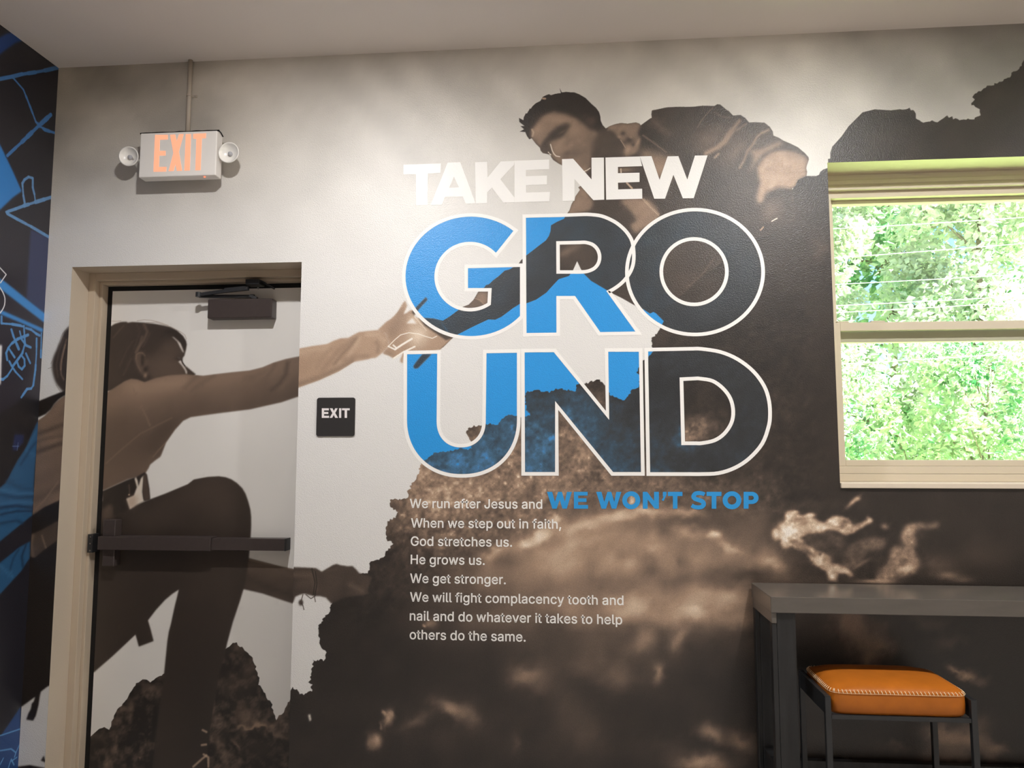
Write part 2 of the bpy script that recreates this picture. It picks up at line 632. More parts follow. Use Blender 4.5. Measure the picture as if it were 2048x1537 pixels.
ROCK_TOP = ([(1656, 330), (1660.5, 324), (1660.5, 305.8), (1664.5, 293.7), (1682.7, 273.5), (1696.8, 253.4), (1725, 225), (1749.2, 219), (1781.5, 221)]
            + rag([(1800, 218.5), (1817.7, 217), (1829.8, 225), (1831.9, 237.3), (1846, 245.3), (1864, 241.3), (1874, 244.5), (1890.3, 233.2), (1918.5, 239.3), (1946.8, 239.3), (1960.9, 231.2), (1958.9, 219), (1942.7, 211), (1946.8, 190.9),
                   (1971, 174.8), (1987, 170.7), (2019.4, 154.6), (2023.4, 146.5), (2043.5, 132.4), (2047.6, 120.3), (2090, 100), (2180, 70), (2300, 20), (2400, -80)], 2.3, 4, 9, closed=False, spikes=1.2)
            + [(3000, -200), (3000, 420), (1656, 420)])
SLEEVE = Z(5.12, 560, 560, (120, 722), (200, 705), (330, 680), (480, 660), (550, 625), (620, 600), (700, 595), (760, 560), (810, 535), (900, 525), (1000, 515), (1050, 528), (1085, 555), (1110, 610), (1115, 660),
           (1105, 690), (1060, 740), (980, 800), (940, 803), (900, 815), (760, 840), (680, 890), (600, 940), (400, 1030), (190, 1105), (120, 1130))
HANDS = Z(5.12, 560, 560, (1000, 515), (1090, 430), (1130, 405), (1170, 370), (1205, 330), (1230, 290), (1255, 245), (1282, 215), (1302, 265), (1285, 320), (1268, 350), (1300, 335), (1330, 315), (1355, 310), (1378, 300),
          (1495, 178), (1510, 205), (1440, 280), (1398, 332), (1372, 365), (1385, 385), (1440, 400), (1500, 395), (1570, 400), (1640, 418), (1700, 500), (1760, 600), (1640, 715), (1575, 728), (1548, 768), (1412, 905), (1376, 910), (1366, 886), (1400, 838),
          (1458, 765), (1462, 738), (1300, 735), (1262, 800), (1258, 858), (1232, 840), (1232, 815), (1250, 780), (1262, 735), (1230, 765), (1165, 805), (1110, 775), (1055, 757), (1060, 740), (1105, 690), (1115, 640), (1085, 555))
FARHAND = [(560, 1134), (590.8, 1135), (617, 1136), (632, 1137), (643.7, 1144), (665.7, 1131), (673, 1128.5), (681, 1131), (694, 1133), (705.4, 1133), (712, 1139), (718.6, 1147), (745, 1155), (735, 1180), (738, 1188), (725, 1192), (690, 1195), (663, 1208), (652, 1196), (639.3, 1192.6),
           (628, 1193), (608.5, 1188), (600, 1190), (590.8, 1194), (586.4, 1205.8), (560, 1200)]
W_HAIR = Z(4.8, 0, 640, (690, 40), (655, 75), (630, 100), (610, 130), (595, 170), (580, 210), (562, 245), (550, 280), (530, 320), (515, 360), (505, 400), (500, 440), (502, 480), (510, 520), (522, 565), (540, 610), (570, 650), (600, 685), (640, 700), (720, 700), (720, 40))
W_SHIRT = Z(4.8, 0, 640, (340, 985), (370, 965), (430, 925), (490, 860), (520, 810), (565, 770), (615, 735), (720, 690), (720, 1700), (560, 1750), (310, 1880), (260, 1900))
W_STRAP = Z(4.8, 0, 640, (330, 800), (375, 780), (600, 690), (640, 672), (640, 722), (615, 732), (565, 765), (520, 810), (490, 860), (440, 905), (370, 937), (330, 950))
W_BELT = Z(4.8, 0, 950, (250, 430), (310, 388), (430, 310), (555, 253), (640, 215), (640, 420), (540, 450), (400, 530), (300, 572), (240, 600))
W_BLACK = [(30, 1130), (62.5, 1112.5), (68.8, 1116.7), (80, 1108), (91.7, 1098), (112.5, 1083), (150, 1060), (150, 1340), (93.8, 1374.8), (82, 1384), (80, 1392), (77, 1412), (72, 1432), (66.5, 1442), (53, 1440), (57, 1428), (62, 1419), (64, 1408), (68, 1404), (71, 1394), (43, 1414.3), (30, 1424)]

# the six big letters, fill outlines
_ell = lambda cx, cy, rx, ry, a0, a1, n=28, e=1.0: [(cx + rx * math.copysign(abs(math.cos(t)) ** e, math.cos(t)), cy - ry * math.copysign(abs(math.sin(t)) ** e, math.sin(t))) for t in [math.radians(a0 + (a1 - a0) * i / n) for i in range(n + 1)]]
BIG = {
    'G': [_ell(942, 553.2, 131, 119.6, 49.5, 318.5, 60) + [(1040, 534.4), (935.9, 536.8), (935.9, 576.8), (983.4, 576.7)] + _ell(940, 553.8, 71, 69.6, -54, -317, 48)],
    'R': [[(1051.8, 436), (1134.7, 434)] + smooth([(1165, 432.9), (1178.7, 432.9), (1202.4, 436), (1226, 446.2), (1243, 459), (1254.9, 473), (1261.7, 488), (1264, 513), (1261.7, 532), (1254.9, 547), (1243, 562), (1227.8, 574), (1212.6, 582.4)], 4, False)
          + [(1271, 663.7), (1200.4, 664.8), (1150, 592.6), (1112.8, 592.6), (1113, 665.9), (1053, 666.7)],
          [(1112.4, 483)] + smooth([(1160, 482), (1172, 482), (1187.2, 486.8), (1198.2, 497.8), (1202.8, 513), (1200, 528.3), (1190.6, 540), (1175.4, 546.6), (1160, 548)], 4, False) + [(1112.8, 548)]],
    'O': [_ell(1389.8, 544.6, 132.5, 121.4, 0, 360, 90)[:-1], _ell(1388, 543.9, 69.2, 69.1, 0, 360, 60)[:-1]],
    'U': [[(814.2, 709), (874.7, 708)] + _ell(922.5, 843, 49, 52.4, 180, 360, 30, .92) + [(973, 707), (1034, 706)] + _ell(924, 839, 110, 109.8, 0, -180, 50, .93)],
    'N': [[(1049.2, 705.3), (1107.7, 704.9), (1218.3, 840.4), (1216.4, 704), (1277.7, 704), (1281.9, 944.7), (1226.2, 944.7), (1110.2, 802.6), (1110.2, 944.7), (1050, 944.7)]],
    'D': [[(1296, 703.4)] + smooth([(1385, 701.7), (1402, 701.9), (1439.8, 708), (1473.8, 722.5), (1504, 746), (1524.7, 774.3), (1534, 802.6), (1536, 831), (1533, 853.6), (1521, 885.7), (1496.4, 914), (1468, 932.8), (1436, 943.2), (1402, 945), (1380, 945)], 4, False) + [(1300.2, 945)],
          [(1359, 755.5)] + smooth([(1390, 754), (1400.2, 754.2), (1426.6, 759.2), (1449, 775.3), (1464.3, 797), (1470, 823.4), (1466, 848), (1451, 870.6), (1430.4, 884.7), (1404, 890.6), (1392, 890.8)], 4, False) + [(1362.5, 890.8)]],
}
TITLE = [('T', [[(807, 330), (882, 327.3), (881.3, 346.6), (856, 347.7), (855.5, 410.6), (832.5, 411.3), (832, 349), (807, 349.2)]]),
         ('A', [[(895.3, 325.8), (920.6, 324.7), (951.6, 407.6), (932, 408.3), (925.8, 393.8), (890.3, 394.2), (884, 410), (861.3, 410.4)], [(908, 354), (918, 375), (898.4, 376.3)]]),
         ('K', [[(950, 325), (974.5, 324.2), (975.3, 355.5), (1001.6, 323.4), (1029, 322.3), (1028, 330.2), (1000.8, 359), (1028.8, 395.6), (1028.8, 405.3), (1007, 405.8), (984, 375.8), (974.5, 385.2), (974.2, 407), (951.6, 407.5)]]),
         ('E', [[(1029, 322), (1098.4, 319.5), (1098.4, 338.8), (1051.9, 341), (1051.9, 353), (1094, 351.6), (1093.8, 369.5), (1052.3, 371), (1052.3, 385.6), (1100, 384.4), (1099, 403.2), (1029, 405.3)]]),
         ('N', [[(1124, 318.8), (1146.3, 318), (1183, 359.4), (1183, 316), (1207.7, 315.6), (1208.4, 400), (1186.6, 400.8), (1149, 358.6), (1149, 401.9), (1125.2, 402.7)]]),
         ('E', [[(1210.8, 315.6), (1279.5, 313.5), (1284.2, 332.8), (1235.8, 334.4), (1235.8, 346.9), (1279, 346), (1279, 364.4), (1235.8, 366), (1236.3, 379.4), (1284.2, 378), (1284.5, 398), (1212.3, 400)]]),
         ('W', [[(1279.5, 313.4), (1303, 312.8), (1319, 360.2), (1335, 313.3), (1356.6, 312.8), (1374.4, 359.7), (1389.7, 311.7), (1415, 311.3), (1387.3, 396.9), (1365.5, 397.2), (1346.7, 350), (1330, 398), (1308.4, 398)]])]


def paint_wall():
    cv = Canvas(WX0, WX1, FLOOR, CEIL, RES, flat_wall)
    H, W = cv.H, cv.W
    lab = np.zeros((H, W), np.int16)

    def mark(M, k, thr=.5):
        r0, c0, m = M
        lab[r0:r0 + m.shape[0], c0:c0 + m.shape[1]][m > thr] = k

    # ---- printed sky: white haze with slanting grey cloud streaks towards the top
    bb = (np.arange(H, dtype=np.float32) * RES + FLOOR)[:, None]
    aa = (np.arange(W, dtype=np.float32) * RES + WX0)[None, :]
    st = fbm(H, W, 110, 4, 3) * .68 + vnoise(H, W, 260, 8, 60, skew=.85) * .32
    cloud = np.clip((bb - 2.15) / 1.0, 0, 1) ** 1.1
    left = np.clip((-1.30 - aa) / 1.1, 0, 1) * np.clip((bb - 2.45) / .6, 0, 1)
    right = np.clip((aa - .9) / 1.3, 0, 1) * np.clip((bb - 2.5) / .5, 0, 1)
    tone = 226 - cloud * (22 + 74 * (st - .5)) - left * (58 + 70 * (st - .45)) - right * 88
    tone = tone - np.clip((1.0 - bb) / 1.0, 0, 1) * 4
    tone = tone[..., None] / 255
    tint = np.stack([np.full((H, W), 1.0), 1 - .012 - .02 * cloud - .03 * left + 0 * aa, 1 - .022 - .055 * cloud - .075 * left + 0 * aa], -1).astype(np.float32)
    cv.ink[:] = tone * tint

    # ---- rock: a tone picture of its own, laid in through the rock outlines
    rk = Canvas(WX0, WX1, FLOOR, CEIL, RES, flat_wall)
    rk.ink[:] = 34 / 255
    wx = (fbm(H, W, 22, 3, 21) - .5) * 34
    wy = (fbm(H, W, 22, 3, 22) - .5) * 34
    wb = ((fbm(H, W, 60, 3, 23) - .5) * 60, (fbm(H, W, 60, 3, 24) - .5) * 60)

    def D(x, y, rx, ry, rot, v, a=.9, hard=1.0, w=(wx, wy)):
        rk.dab(x, y, rx, ry, rot, np.array((v, v, v)) / 255, a, w, hard)

    # sharp sunlit rock under the U and the N
    for d in ((1000, 950, 190, 120, 0, 142, .95), (880, 1000, 95, 85, 0, 152, .9), (860, 960, 60, 60, 0, 160, .8), (1150, 900, 80, 80, 0, 138, .85), (1060, 1000, 90, 40, 0, 150, .7), (1180, 810, 40, 30, 0, 118, .8),
              (1100, 830, 60, 40, 0, 88, .6), (1010, 860, 40, 30, 0, 120, .6), (820, 1050, 40, 50, 0, 120, .7), (800, 1100, 40, 40, 0, 73, .8), (900, 1140, 90, 36, -8, 78, .8), (990, 1112, 60, 22, -12, 88, .7), (1050, 1072, 46, 16, -15, 103, .6),
              (900, 1075, 60, 22, 0, 108, .6), (1180, 985, 60, 26, 0, 116, .6), (1110, 935, 30, 20, 0, 103, .5), (1280, 960, 60, 24, 0, 112, .8), (1350, 975, 70, 22, 0, 103, .8), (1310, 975, 16, 28, 0, 63, .7), (1270, 985, 60, 16, 0, 128, .6),
              (1440, 975, 90, 24, 0, 70, .8), (1400, 1000, 70, 16, 5, 112, .5), (1480, 1010, 60, 22, 0, 78, .7), (1395, 862, 40, 24, -20, 122, .85), (1375, 885, 22, 20, 0, 134, .7), (1340, 900, 90, 40, 0, 65, .5), (1240, 880, 40, 60, 0, 78, .6),
              (1500, 905, 50, 40, 0, 55, .6), (1520, 960, 40, 30, 0, 65, .6), (900, 1245, 70, 50, 0, 48, .8), (850, 1190, 70, 46, 0, 60, .8), (760, 1120, 50, 40, 0, 50, .7), (720, 1230, 60, 80, 0, 32, .8), (690, 1350, 80, 80, 0, 30, .8),
              (1440, 570, 150, 60, -36, 50, .9), (1330, 650, 60, 50, -40, 48, .8), (1580, 440, 50, 70, 0, 50, .9), (1640, 500, 16, 24, 0, 78, .5), (1560, 560, 60, 60, 0, 44, .5), (1620, 640, 50, 60, 0, 50, .4), (1560, 830, 50, 60, 0, 53, .4), (1600, 960, 60, 40, 0, 50, .5)):
        D(*d)
    # the blurred boulder in front: ridge, faces, hollows
    for d in ((1290, 1110, 250, 80, 6, 158, .95), (1120, 1130, 140, 46, -18, 160, .9), (1000, 1145, 80, 34, -14, 140, .85), (1150, 1215, 150, 46, 0, 138, .85), (1330, 1215, 170, 48, 0, 158, .9), (1010, 1225, 110, 40, 0, 103, .6),
              (1200, 1175, 70, 20, 0, 118, .6), (1440, 1165, 110, 20, 0, 88, .75), (1260, 1290, 90, 40, 0, 93, .7), (1120, 1300, 110, 40, 0, 83, .6), (1500, 1070, 40, 60, 30, 110, .6)):
        D(*d, w=wb)
    for d in ((990, 1104, 26, 11, -20, 205, .8), (1049, 1090, 20, 9, -25, 218, .85), (1084, 1070, 26, 12, -30, 224, .9), (1112, 1042, 14, 9, -30, 224, .9), (1160, 1052, 46, 11, -8, 210, .8), (1235, 1032, 46, 11, -4, 216, .85),
              (1290, 1022, 40, 10, 2, 208, .8), (1370, 1028, 44, 10, 4, 186, .7), (1425, 1072, 12, 8, 0, 232, .9), (1260, 1003, 8, 9, 0, 232, .9), (1376, 1067, 44, 13, 0, 178, .7), (1458, 1095, 30, 10, 30, 196, .8), (1534, 1123, 36, 18, 30, 188, .8),
              (1330, 1060, 18, 12, 0, 95, .75), (1358, 1046, 15, 8, 0, 103, .6), (1450, 1039, 32, 11, 5, 75, .8), (1309, 1086, 24, 9, 0, 112, .6), (1246, 1109, 22, 13, 0, 110, .7), (1297, 1118, 26, 16, 20, 105, .75), (1304, 1146, 24, 14, 0, 88, .75),
              (1365, 1127, 22, 22, 0, 78, .8), (1502, 1099, 24, 10, 20, 98, .7), (1446, 1143, 60, 13, 0, 83, .7), (1502, 1152, 40, 14, 0, 48, .8), (1202, 1104, 24, 14, 0, 128, .6), (1150, 1150, 22, 12, 0, 112, .5), (1170, 1085, 40, 10, -10, 182, .5),
              (1447, 1199, 56, 26, 0, 188, .9), (1376, 1226, 46, 13, 0, 206, .9), (1310, 1212, 56, 24, 0, 174, .8), (1473, 1239, 44, 16, 0, 172, .8), (1250, 1228, 40, 12, 0, 176, .6), (1288, 1278, 36, 20, -55, 158, .8), (1354, 1283, 14, 34, 20, 150, .8),
              (1411, 1162, 60, 12, 0, 93, .7), (1380, 1320, 120, 24, 0, 50, .7), (1319, 1344, 12, 20, 0, 146, .8), (1244, 1352, 46, 28, 0, 112, .7), (1170, 1330, 40, 24, 0, 88, .6), (1480, 1290, 60, 24, 10, 73, .6),
              (1058, 1353, 34, 20, 0, 136, .85), (912, 1419, 40, 14, 22, 152, .85), (833, 1446, 30, 12, -30, 108, .8), (943, 1436, 18, 24, 0, 116, .7), (1088, 1375, 28, 22, 0, 108, .6), (1132, 1410, 40, 36, 0, 78, .6), (1168, 1477, 60, 50, 0, 78, .7),
              (880, 1480, 70, 30, 0, 55, .6), (1020, 1460, 60, 40, 0, 46, .6), (1420, 1466, 24, 14, 30, 152, .85), (1482, 1487, 34, 20, 20, 144, .8), (1411, 1527, 56, 16, 0, 182, .9), (1330, 1500, 60, 24, 0, 65, .6), (1340, 1420, 90, 30, 0, 40, .6),
              (1030, 1480, 10, 20, 0, 93, .5), (864, 1247, 9, 7, 0, 118, .8), (852, 1252, 4, 4, 0, 190, .7), (776, 1441, 7, 16, 10, 150, .9), (770, 1428, 5, 8, 0, 165, .8), (783, 1432, 6, 14, 0, 160, .8), (749, 1482, 10, 14, 0, 172, .9), (741, 1490, 6, 10, 0, 130, .7), (762, 1455, 4, 6, 0, 120, .7)):
        D(*d, w=(wx * .6, wy * .6))
    # the crisp pale rock above the table
    K = lambda *p: Z(5.69, 1490, 980, *p)
    rough = 1 + (fbm(H, W, 12, 3, 81, .6) - .5) * .75

    def slab(P, v, soft, a=1.0):
        M = rk.mask([rag(P, 1.2, 3, 8)], soft)
        r, c, mm = M
        t = np.clip(v * rough[r:r + mm.shape[0], c:c + mm.shape[1]], 0, 245) / 255
        rk.lay(M, np.repeat(t[..., None], 3, 2), a)
    slab(K((1100, 900), (1120, 780), (1200, 640), (1300, 580), (1450, 550), (1560, 565), (1600, 620), (1540, 680), (1400, 690), (1330, 830), (1200, 890)), 104, 3.5, .9)
    slab(K((640, 540), (700, 520), (900, 480), (1100, 520), (1120, 640), (1000, 800), (900, 730), (760, 660)), 74, 3.5, .9)
    slab(K((1480, 1060), (1520, 910), (1600, 880), (1640, 760), (1660, 680), (1720, 640), (1800, 650), (1900, 640), (1920, 700), (1990, 840), (1900, 960), (1750, 1000), (1650, 1060)), 140, 4, .95)
    slab(K((1785, 580), (1780, 480), (1840, 410), (1920, 388), (2060, 392), (2200, 380), (2200, 420), (2060, 440), (1950, 442), (1930, 500), (1945, 640), (1800, 650)), 148, 4, .95)
    slab(K((310, 510), (330, 450), (370, 440), (410, 470), (430, 400), (470, 330), (465, 280), (520, 245), (560, 235), (610, 280), (660, 300), (700, 285), (745, 270), (780, 310), (830, 350), (900, 380), (940, 340), (1000, 300), (1100, 305), (1180, 340), (1200, 390), (1250, 400), (1330, 370), (1395, 335), (1380, 298), (1430, 325),
           (1462, 352), (1400, 390), (1300, 440), (1240, 490), (1150, 520), (1050, 470), (950, 435), (880, 480), (780, 490), (700, 510), (640, 545), (700, 620), (800, 690), (900, 720), (985, 790), (970, 835), (1080, 850), (1150, 890), (1225, 970), (1195, 992), (1130, 950), (1060, 960), (1050, 1040), (950, 1030), (930, 930), (800, 860),
           (740, 800), (700, 720), (600, 680), (520, 640), (450, 655), (410, 605), (400, 560), (350, 572)), 186, 1.6, 1.0)
    for d in ((1578, 1034, 7, 12, 20, 232, .85), (1588, 1025, 10, 4, 0, 240, .9), (1574, 1063, 16, 13, 0, 242, .95), (1566, 1052, 10, 7, -30, 232, .8), (1550, 1068, 6, 9, 0, 228, .8), (1622, 1031, 9, 4, 0, 236, .9), (1600, 1039, 12, 4, 0, 118, .8), (1604, 1056, 30, 6, 12, 214, .7), (1645, 1054, 20, 6, 12, 230, .8),
              (1620, 1047, 18, 3, 10, 150, .7), (1692, 1045, 12, 4, 0, 112, .8), (1669, 1049, 8, 4, 0, 230, .85), (1588, 1084, 9, 5, 0, 92, .8), (1571, 1091, 8, 7, 0, 196, .7), (1618, 1106, 14, 5, 30, 84, .8), (1640, 1109, 5, 4, 0, 62, .8), (1686, 1156, 10, 9, 0, 48, .9), (1697, 1144, 9, 4, 40, 206, .8), (1655, 1117, 12, 6, 20, 182, .6),
              (1745, 1124, 28, 20, -10, 46, .9), (1668, 1098, 20, 10, 35, 46, .85), (1683, 1119, 20, 9, 0, 44, .85), (1716, 1092, 8, 8, 0, 56, .7), (1812, 1138, 18, 7, -14, 234, .95), (1798, 1108, 10, 6, 0, 100, .7), (1811, 1121, 12, 5, 10, 92, .7), (1842, 1070, 14, 9, 0, 48, .9), (1798, 1086, 10, 9, 0, 54, .7), (1754, 1163, 34, 4, 0, 192, .8),
              (1722, 1128, 22, 4, -32, 128, .6), (1770, 1054, 8, 6, 30, 138, .7), (1880, 1130, 40, 22, 0, 104, .6), (1898, 1152, 24, 8, 0, 158, .75), (1925, 1160, 20, 6, 0, 132, .7), (1960, 1110, 60, 30, 0, 66, .5), (1706, 1004, 16, 4, -42, 168, .9), (1715, 998, 6, 4, 0, 180, .7), (1620, 1010, 50, 10, 0, 66, .5), (1530, 1010, 30, 16, 0, 70, .6)):
        D(*d, w=(wx * .10, wy * .10))
    # below the table top: rock print, and table shade painted as dark dabs
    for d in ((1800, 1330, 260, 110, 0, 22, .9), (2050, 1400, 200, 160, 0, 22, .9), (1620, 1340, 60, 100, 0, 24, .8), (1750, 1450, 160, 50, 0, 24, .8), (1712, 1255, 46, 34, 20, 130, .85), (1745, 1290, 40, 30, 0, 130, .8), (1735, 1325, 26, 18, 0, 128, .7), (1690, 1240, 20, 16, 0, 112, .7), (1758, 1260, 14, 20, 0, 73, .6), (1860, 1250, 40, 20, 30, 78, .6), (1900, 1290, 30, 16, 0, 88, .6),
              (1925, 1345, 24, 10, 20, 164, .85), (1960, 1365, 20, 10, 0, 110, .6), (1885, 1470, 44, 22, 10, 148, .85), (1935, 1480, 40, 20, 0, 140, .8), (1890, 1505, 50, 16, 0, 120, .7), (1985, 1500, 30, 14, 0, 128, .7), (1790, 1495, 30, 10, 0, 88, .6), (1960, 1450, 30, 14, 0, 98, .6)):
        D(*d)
    T = rk.ink[..., 0] * 255
    sharp = rk.mask([[(700, 1000), (840, 880), (1050, 760), (1290, 690), (1620, 600), (1660, 1000), (1500, 1030), (1300, 1005), (1130, 1020), (1000, 1090), (880, 1150), (700, 1300)]], 18)
    S = np.zeros((H, W), np.float32)
    r0, c0, m = sharp
    S[r0:r0 + m.shape[0], c0:c0 + m.shape[1]] = m
    pale = rk.mask([[(1535, 1010), (1640, 1005), (1760, 1020), (1860, 1030), (1900, 1170), (1560, 1170)]], 14)
    S2 = np.zeros((H, W), np.float32)
    r0, c0, m = pale
    S2[r0:r0 + m.shape[0], c0:c0 + m.shape[1]] = m
    fine = fbm(H, W, 14, 3, 41, .62) - .5
    mid = fbm(H, W, 34, 3, 45) - .5
    big = fbm(H, W, 44, 3, 51) - .5
    T = T * (.92 + .08 * (1 - S)) * (1 + (fine * .62 + mid * .62) * S + (fine * .4 + mid * .25) * S2 + big * .5 * (1 - S) * (1 - S2))
    grit = fbm(H, W, 7, 2, 47, .6) - .5
    T = T * (1 + grit * .55 * S + grit * .25 * S2)
    spec = np.clip(fine - .17, 0, 1) * 2.2 * S
    T = T + spec * np.clip(T - 55, 0, 90)
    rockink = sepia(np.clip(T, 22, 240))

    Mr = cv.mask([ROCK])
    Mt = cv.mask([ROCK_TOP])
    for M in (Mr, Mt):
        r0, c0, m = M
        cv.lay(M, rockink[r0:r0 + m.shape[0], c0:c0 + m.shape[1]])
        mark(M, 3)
    cv.fill([(1051, 819), (1060.5, 831), (1051, 829)], c8(226, 221, 216), .5)
    cv.fill([(616, 1430), (621, 1429), (623, 1441), (619, 1444)], c8(220, 212, 200), .5)

    # ---- the man leaning down from the rock
    tex = fbm(H, W, 10, 2, 61) - .5
    Mm = cv.mask([MAN])
    r0, c0, m = Mm
    hh, ww = m.shape
    base = sepia(np.clip(52 + (fbm(hh, ww, 60, 3, 62) - .5) * 26 + tex[r0:r0 + hh, c0:c0 + ww] * 8, 0, 255))
    cv.lay(Mm, base)
    mark(Mm, 1)
    Mi = (r0, c0, m)

    def inside(P, v, soft=2.0, a=1.0):
        M = cv.mask([P], soft * cv.scale(P[0]))
        r, c, k = M
        full = np.zeros((H, W), np.float32)[0:1, 0:1]
        rr0, cc0 = max(r, r0), max(c, c0)
        rr1, cc1 = min(r + k.shape[0], r0 + hh), min(c + k.shape[1], c0 + ww)
        if rr1 <= rr0 or cc1 <= cc0:
            return
        kk = k[rr0 - r:rr1 - r, cc0 - c:cc1 - c] * m[rr0 - r0:rr1 - r0, cc0 - c0:cc1 - c0]
        nz = 1 + tex[rr0:rr1, cc0:cc1] * .22
        cv.lay((rr0, cc0, kk), sepia(np.clip(v * nz, 0, 255)), a)

    F = lambda *p: Z(8.533, 1020, 160, *p)
    B = lambda *p: Z(8.533, 1220, 190, *p)
    C = lambda *p: Z(8.533, 1440, 220, *p)
    E6 = lambda *p: Z(6.4, 1080, 390, *p)
    g = lambda v: sepia(np.float32(v))
    cv.lay(Mm, g(40), 0.0)
    cv.clip = full_mask(cv, (MAN,))
    # hair
    hair = F((100, 600), (600, 200), (1100, 180), (1500, 450), (1570, 760), (1480, 820), (1380, 780), (1330, 850), (1290, 760), (1180, 680), (1060, 615), (900, 560), (740, 540), (600, 600), (480, 700), (430, 790), (372, 840), (370, 1000), (320, 1040), (120, 900))
    inside(smooth(hair, 3), 36, 2.2)
    inside(F((1180, 560), (1330, 620), (1420, 690), (1440, 760), (1380, 790), (1290, 700)), 58, 4)
    # face
    skin = F((372, 860), (430, 795), (480, 705), (600, 610), (740, 560), (900, 585), (1060, 640), (1180, 700), (1290, 790), (1370, 870), (1480, 880), (1540, 960), (1500, 1100), (1400, 1250), (1400, 1420), (1300, 1600), (1290, 1600), (1100, 1580), (880, 1480), (690, 1280), (560, 1270), (500, 1150), (440, 1090), (370, 1000))
    inside(smooth(skin, 3), 112, 3)
    for (x, y, rx, ry, rot, v, a) in ((800, 680, 230, 90, 8, 138, .9), (480, 850, 90, 130, 30, 142, .8), (640, 800, 120, 60, -30, 122, .7), (1120, 860, 190, 110, 30, 130, .8), (860, 1130, 130, 90, -20, 134, .85), (1320, 960, 120, 120, 0, 98, .7), (1150, 1250, 200, 80, -20, 84, .8),
                                      (980, 1260, 90, 60, -30, 78, .8), (1250, 1180, 90, 50, -40, 108, .6), (1000, 1050, 160, 40, -35, 92, .5), (1280, 1400, 120, 110, 0, 92, .7), (1430, 1120, 80, 120, 0, 82, .7), (1400, 690, 70, 70, 40, 70, .8)):
        cv.dab(x / 8.533 + 1020, y / 8.533 + 160, rx / 8.533, ry / 8.533, rot, g(v), a)
    inside(smooth(F((540, 1100), (600, 1010), (690, 900), (780, 820), (870, 762), (960, 745), (1030, 765), (1000, 830), (950, 900), (880, 980), (800, 1010), (700, 1050), (660, 1090), (640, 1130), (560, 1180)), 3), 52, 2.6)
    inside(smooth(F((525, 1180), (560, 1110), (660, 1085), (700, 1180), (720, 1260), (690, 1290), (600, 1265), (545, 1240)), 3), 64, 2.0)
    cv.dab(*F((890, 890))[0], 8, 2.5, -30, g(96), .6)
    cv.dab(*F((960, 775))[0], 8, 2.5, 10, g(84), .5)
    cv.stroke(F((690, 1100), (705, 1150), (722, 1210), (748, 1260), (785, 1300), (850, 1312)), 1.5, g(232), .8)
    cv.stroke(F((652, 1235), (664, 1243)), 1.6, g(228), .7)
    cv.stroke(F((675, 1262), (696, 1280)), 1.8, g(232), .7)
    cv.stroke(F((375, 850), (400, 900), (385, 960)), 3, g(176), 2.0, .8)
    cv.stroke(F((560, 318), (600, 322)), 4, g(150), 1.2)
    cv.stroke(Z(6.4, 1110, 300, (375, 275), (410, 262), (450, 235)), 1.6, g(226), .7)
    # neck in shade and the corduroy collar
    inside(smooth(F((1500, 900), (1640, 860), (1800, 960), (1900, 1080), (1970, 1200), (1980, 1330), (1700, 1500), (1420, 1500), (1400, 1250)), 3), 60, 4)
    inside(smooth(B((-30, 530), (90, 495), (190, 480), (300, 492), (440, 470), (500, 490), (525, 520), (490, 600), (480, 680), (520, 760), (505, 880), (440, 1000), (300, 1050), (262, 1055), (250, 900), (180, 770), (60, 640), (-40, 590)), 3), 108, 2)
    for (x, y, rx, ry, v, a) in ((300, 950, 60, 80, 150, .8), (480, 820, 30, 80, 148, .7), (160, 720, 50, 25, 150, .6), (330, 640, 70, 60, 118, .7), (330, 780, 70, 60, 48, .9), (220, 660, 50, 40, 56, .8), (400, 860, 40, 36, 56, .8), (260, 820, 40, 40, 60, .7), (360, 720, 26, 20, 128, .7), (60, 560, 70, 25, 120, .6), (420, 540, 60, 60, 112, .6)):
        cv.dab(x / 8.533 + 1220, y / 8.533 + 190, rx / 8.533, ry / 8.533, 20, g(v), a, (wx * .2, wy * .2))
    cv.stroke(B((180, 770), (220, 830), (260, 900)), 1.2, g(180), .8, .7)
    # jacket: seams, folds and lit cloth
    inside(B((720, 260), (1130, 215), (1580, 190), (1760, 200), (1560, 470), (1150, 440), (1040, 380), (800, 380)), 50, 5)
    inside(smooth(B((690, 410), (760, 420), (900, 560), (1060, 680), (1000, 700), (860, 620)), 3), 88, 4)
    cv.stroke(B((560, 690), (760, 830), (960, 980)), 2.4, g(96), 2)
    cv.stroke(B((1760, 215), (1640, 340), (1540, 470), (1490, 560)), 2.0, g(92), 1.4, .8)
    cv.stroke(B((1780, 300), (1900, 370), (2040, 390)), 3, g(84), 3, .7)
    inside(smooth(B((1470, 700), (1600, 620), (1800, 560), (1960, 600), (1900, 760), (1750, 900), (1560, 1000), (1480, 900)), 3), 92, 9, .8)
    inside(smooth(C((60, 330), (230, 230), (420, 330), (560, 420), (700, 440), (900, 460), (800, 560), (500, 720), (300, 900), (0, 900)), 3), 74, 10, .8)
    cv.stroke(B((2060, 640), (1960, 800), (1830, 900), (1640, 1000)), 8, g(142), 6)
    cv.stroke(B((1850, 1010), (1790, 1070)), 4, g(140), 3)
    inside(smooth(B((520, 920), (700, 960), (960, 1050), (1120, 1200), (1000, 1500), (760, 1300), (540, 1050)), 3), 112, 5)
    cv.dab(1316, 340, 14, 18, 30, g(150), .7)
    cv.stroke(C((330, 190), (250, 290), (170, 390), (80, 520), (-20, 640)), 6, g(122), 5)
    cv.stroke(C((440, 240), (310, 330), (160, 390)), 3.4, g(112), 3, .8)
    cv.stroke(C((820, 345), (700, 400), (630, 460), (560, 590), (470, 700), (410, 860), (335, 990)), 3.6, g(130), 4)
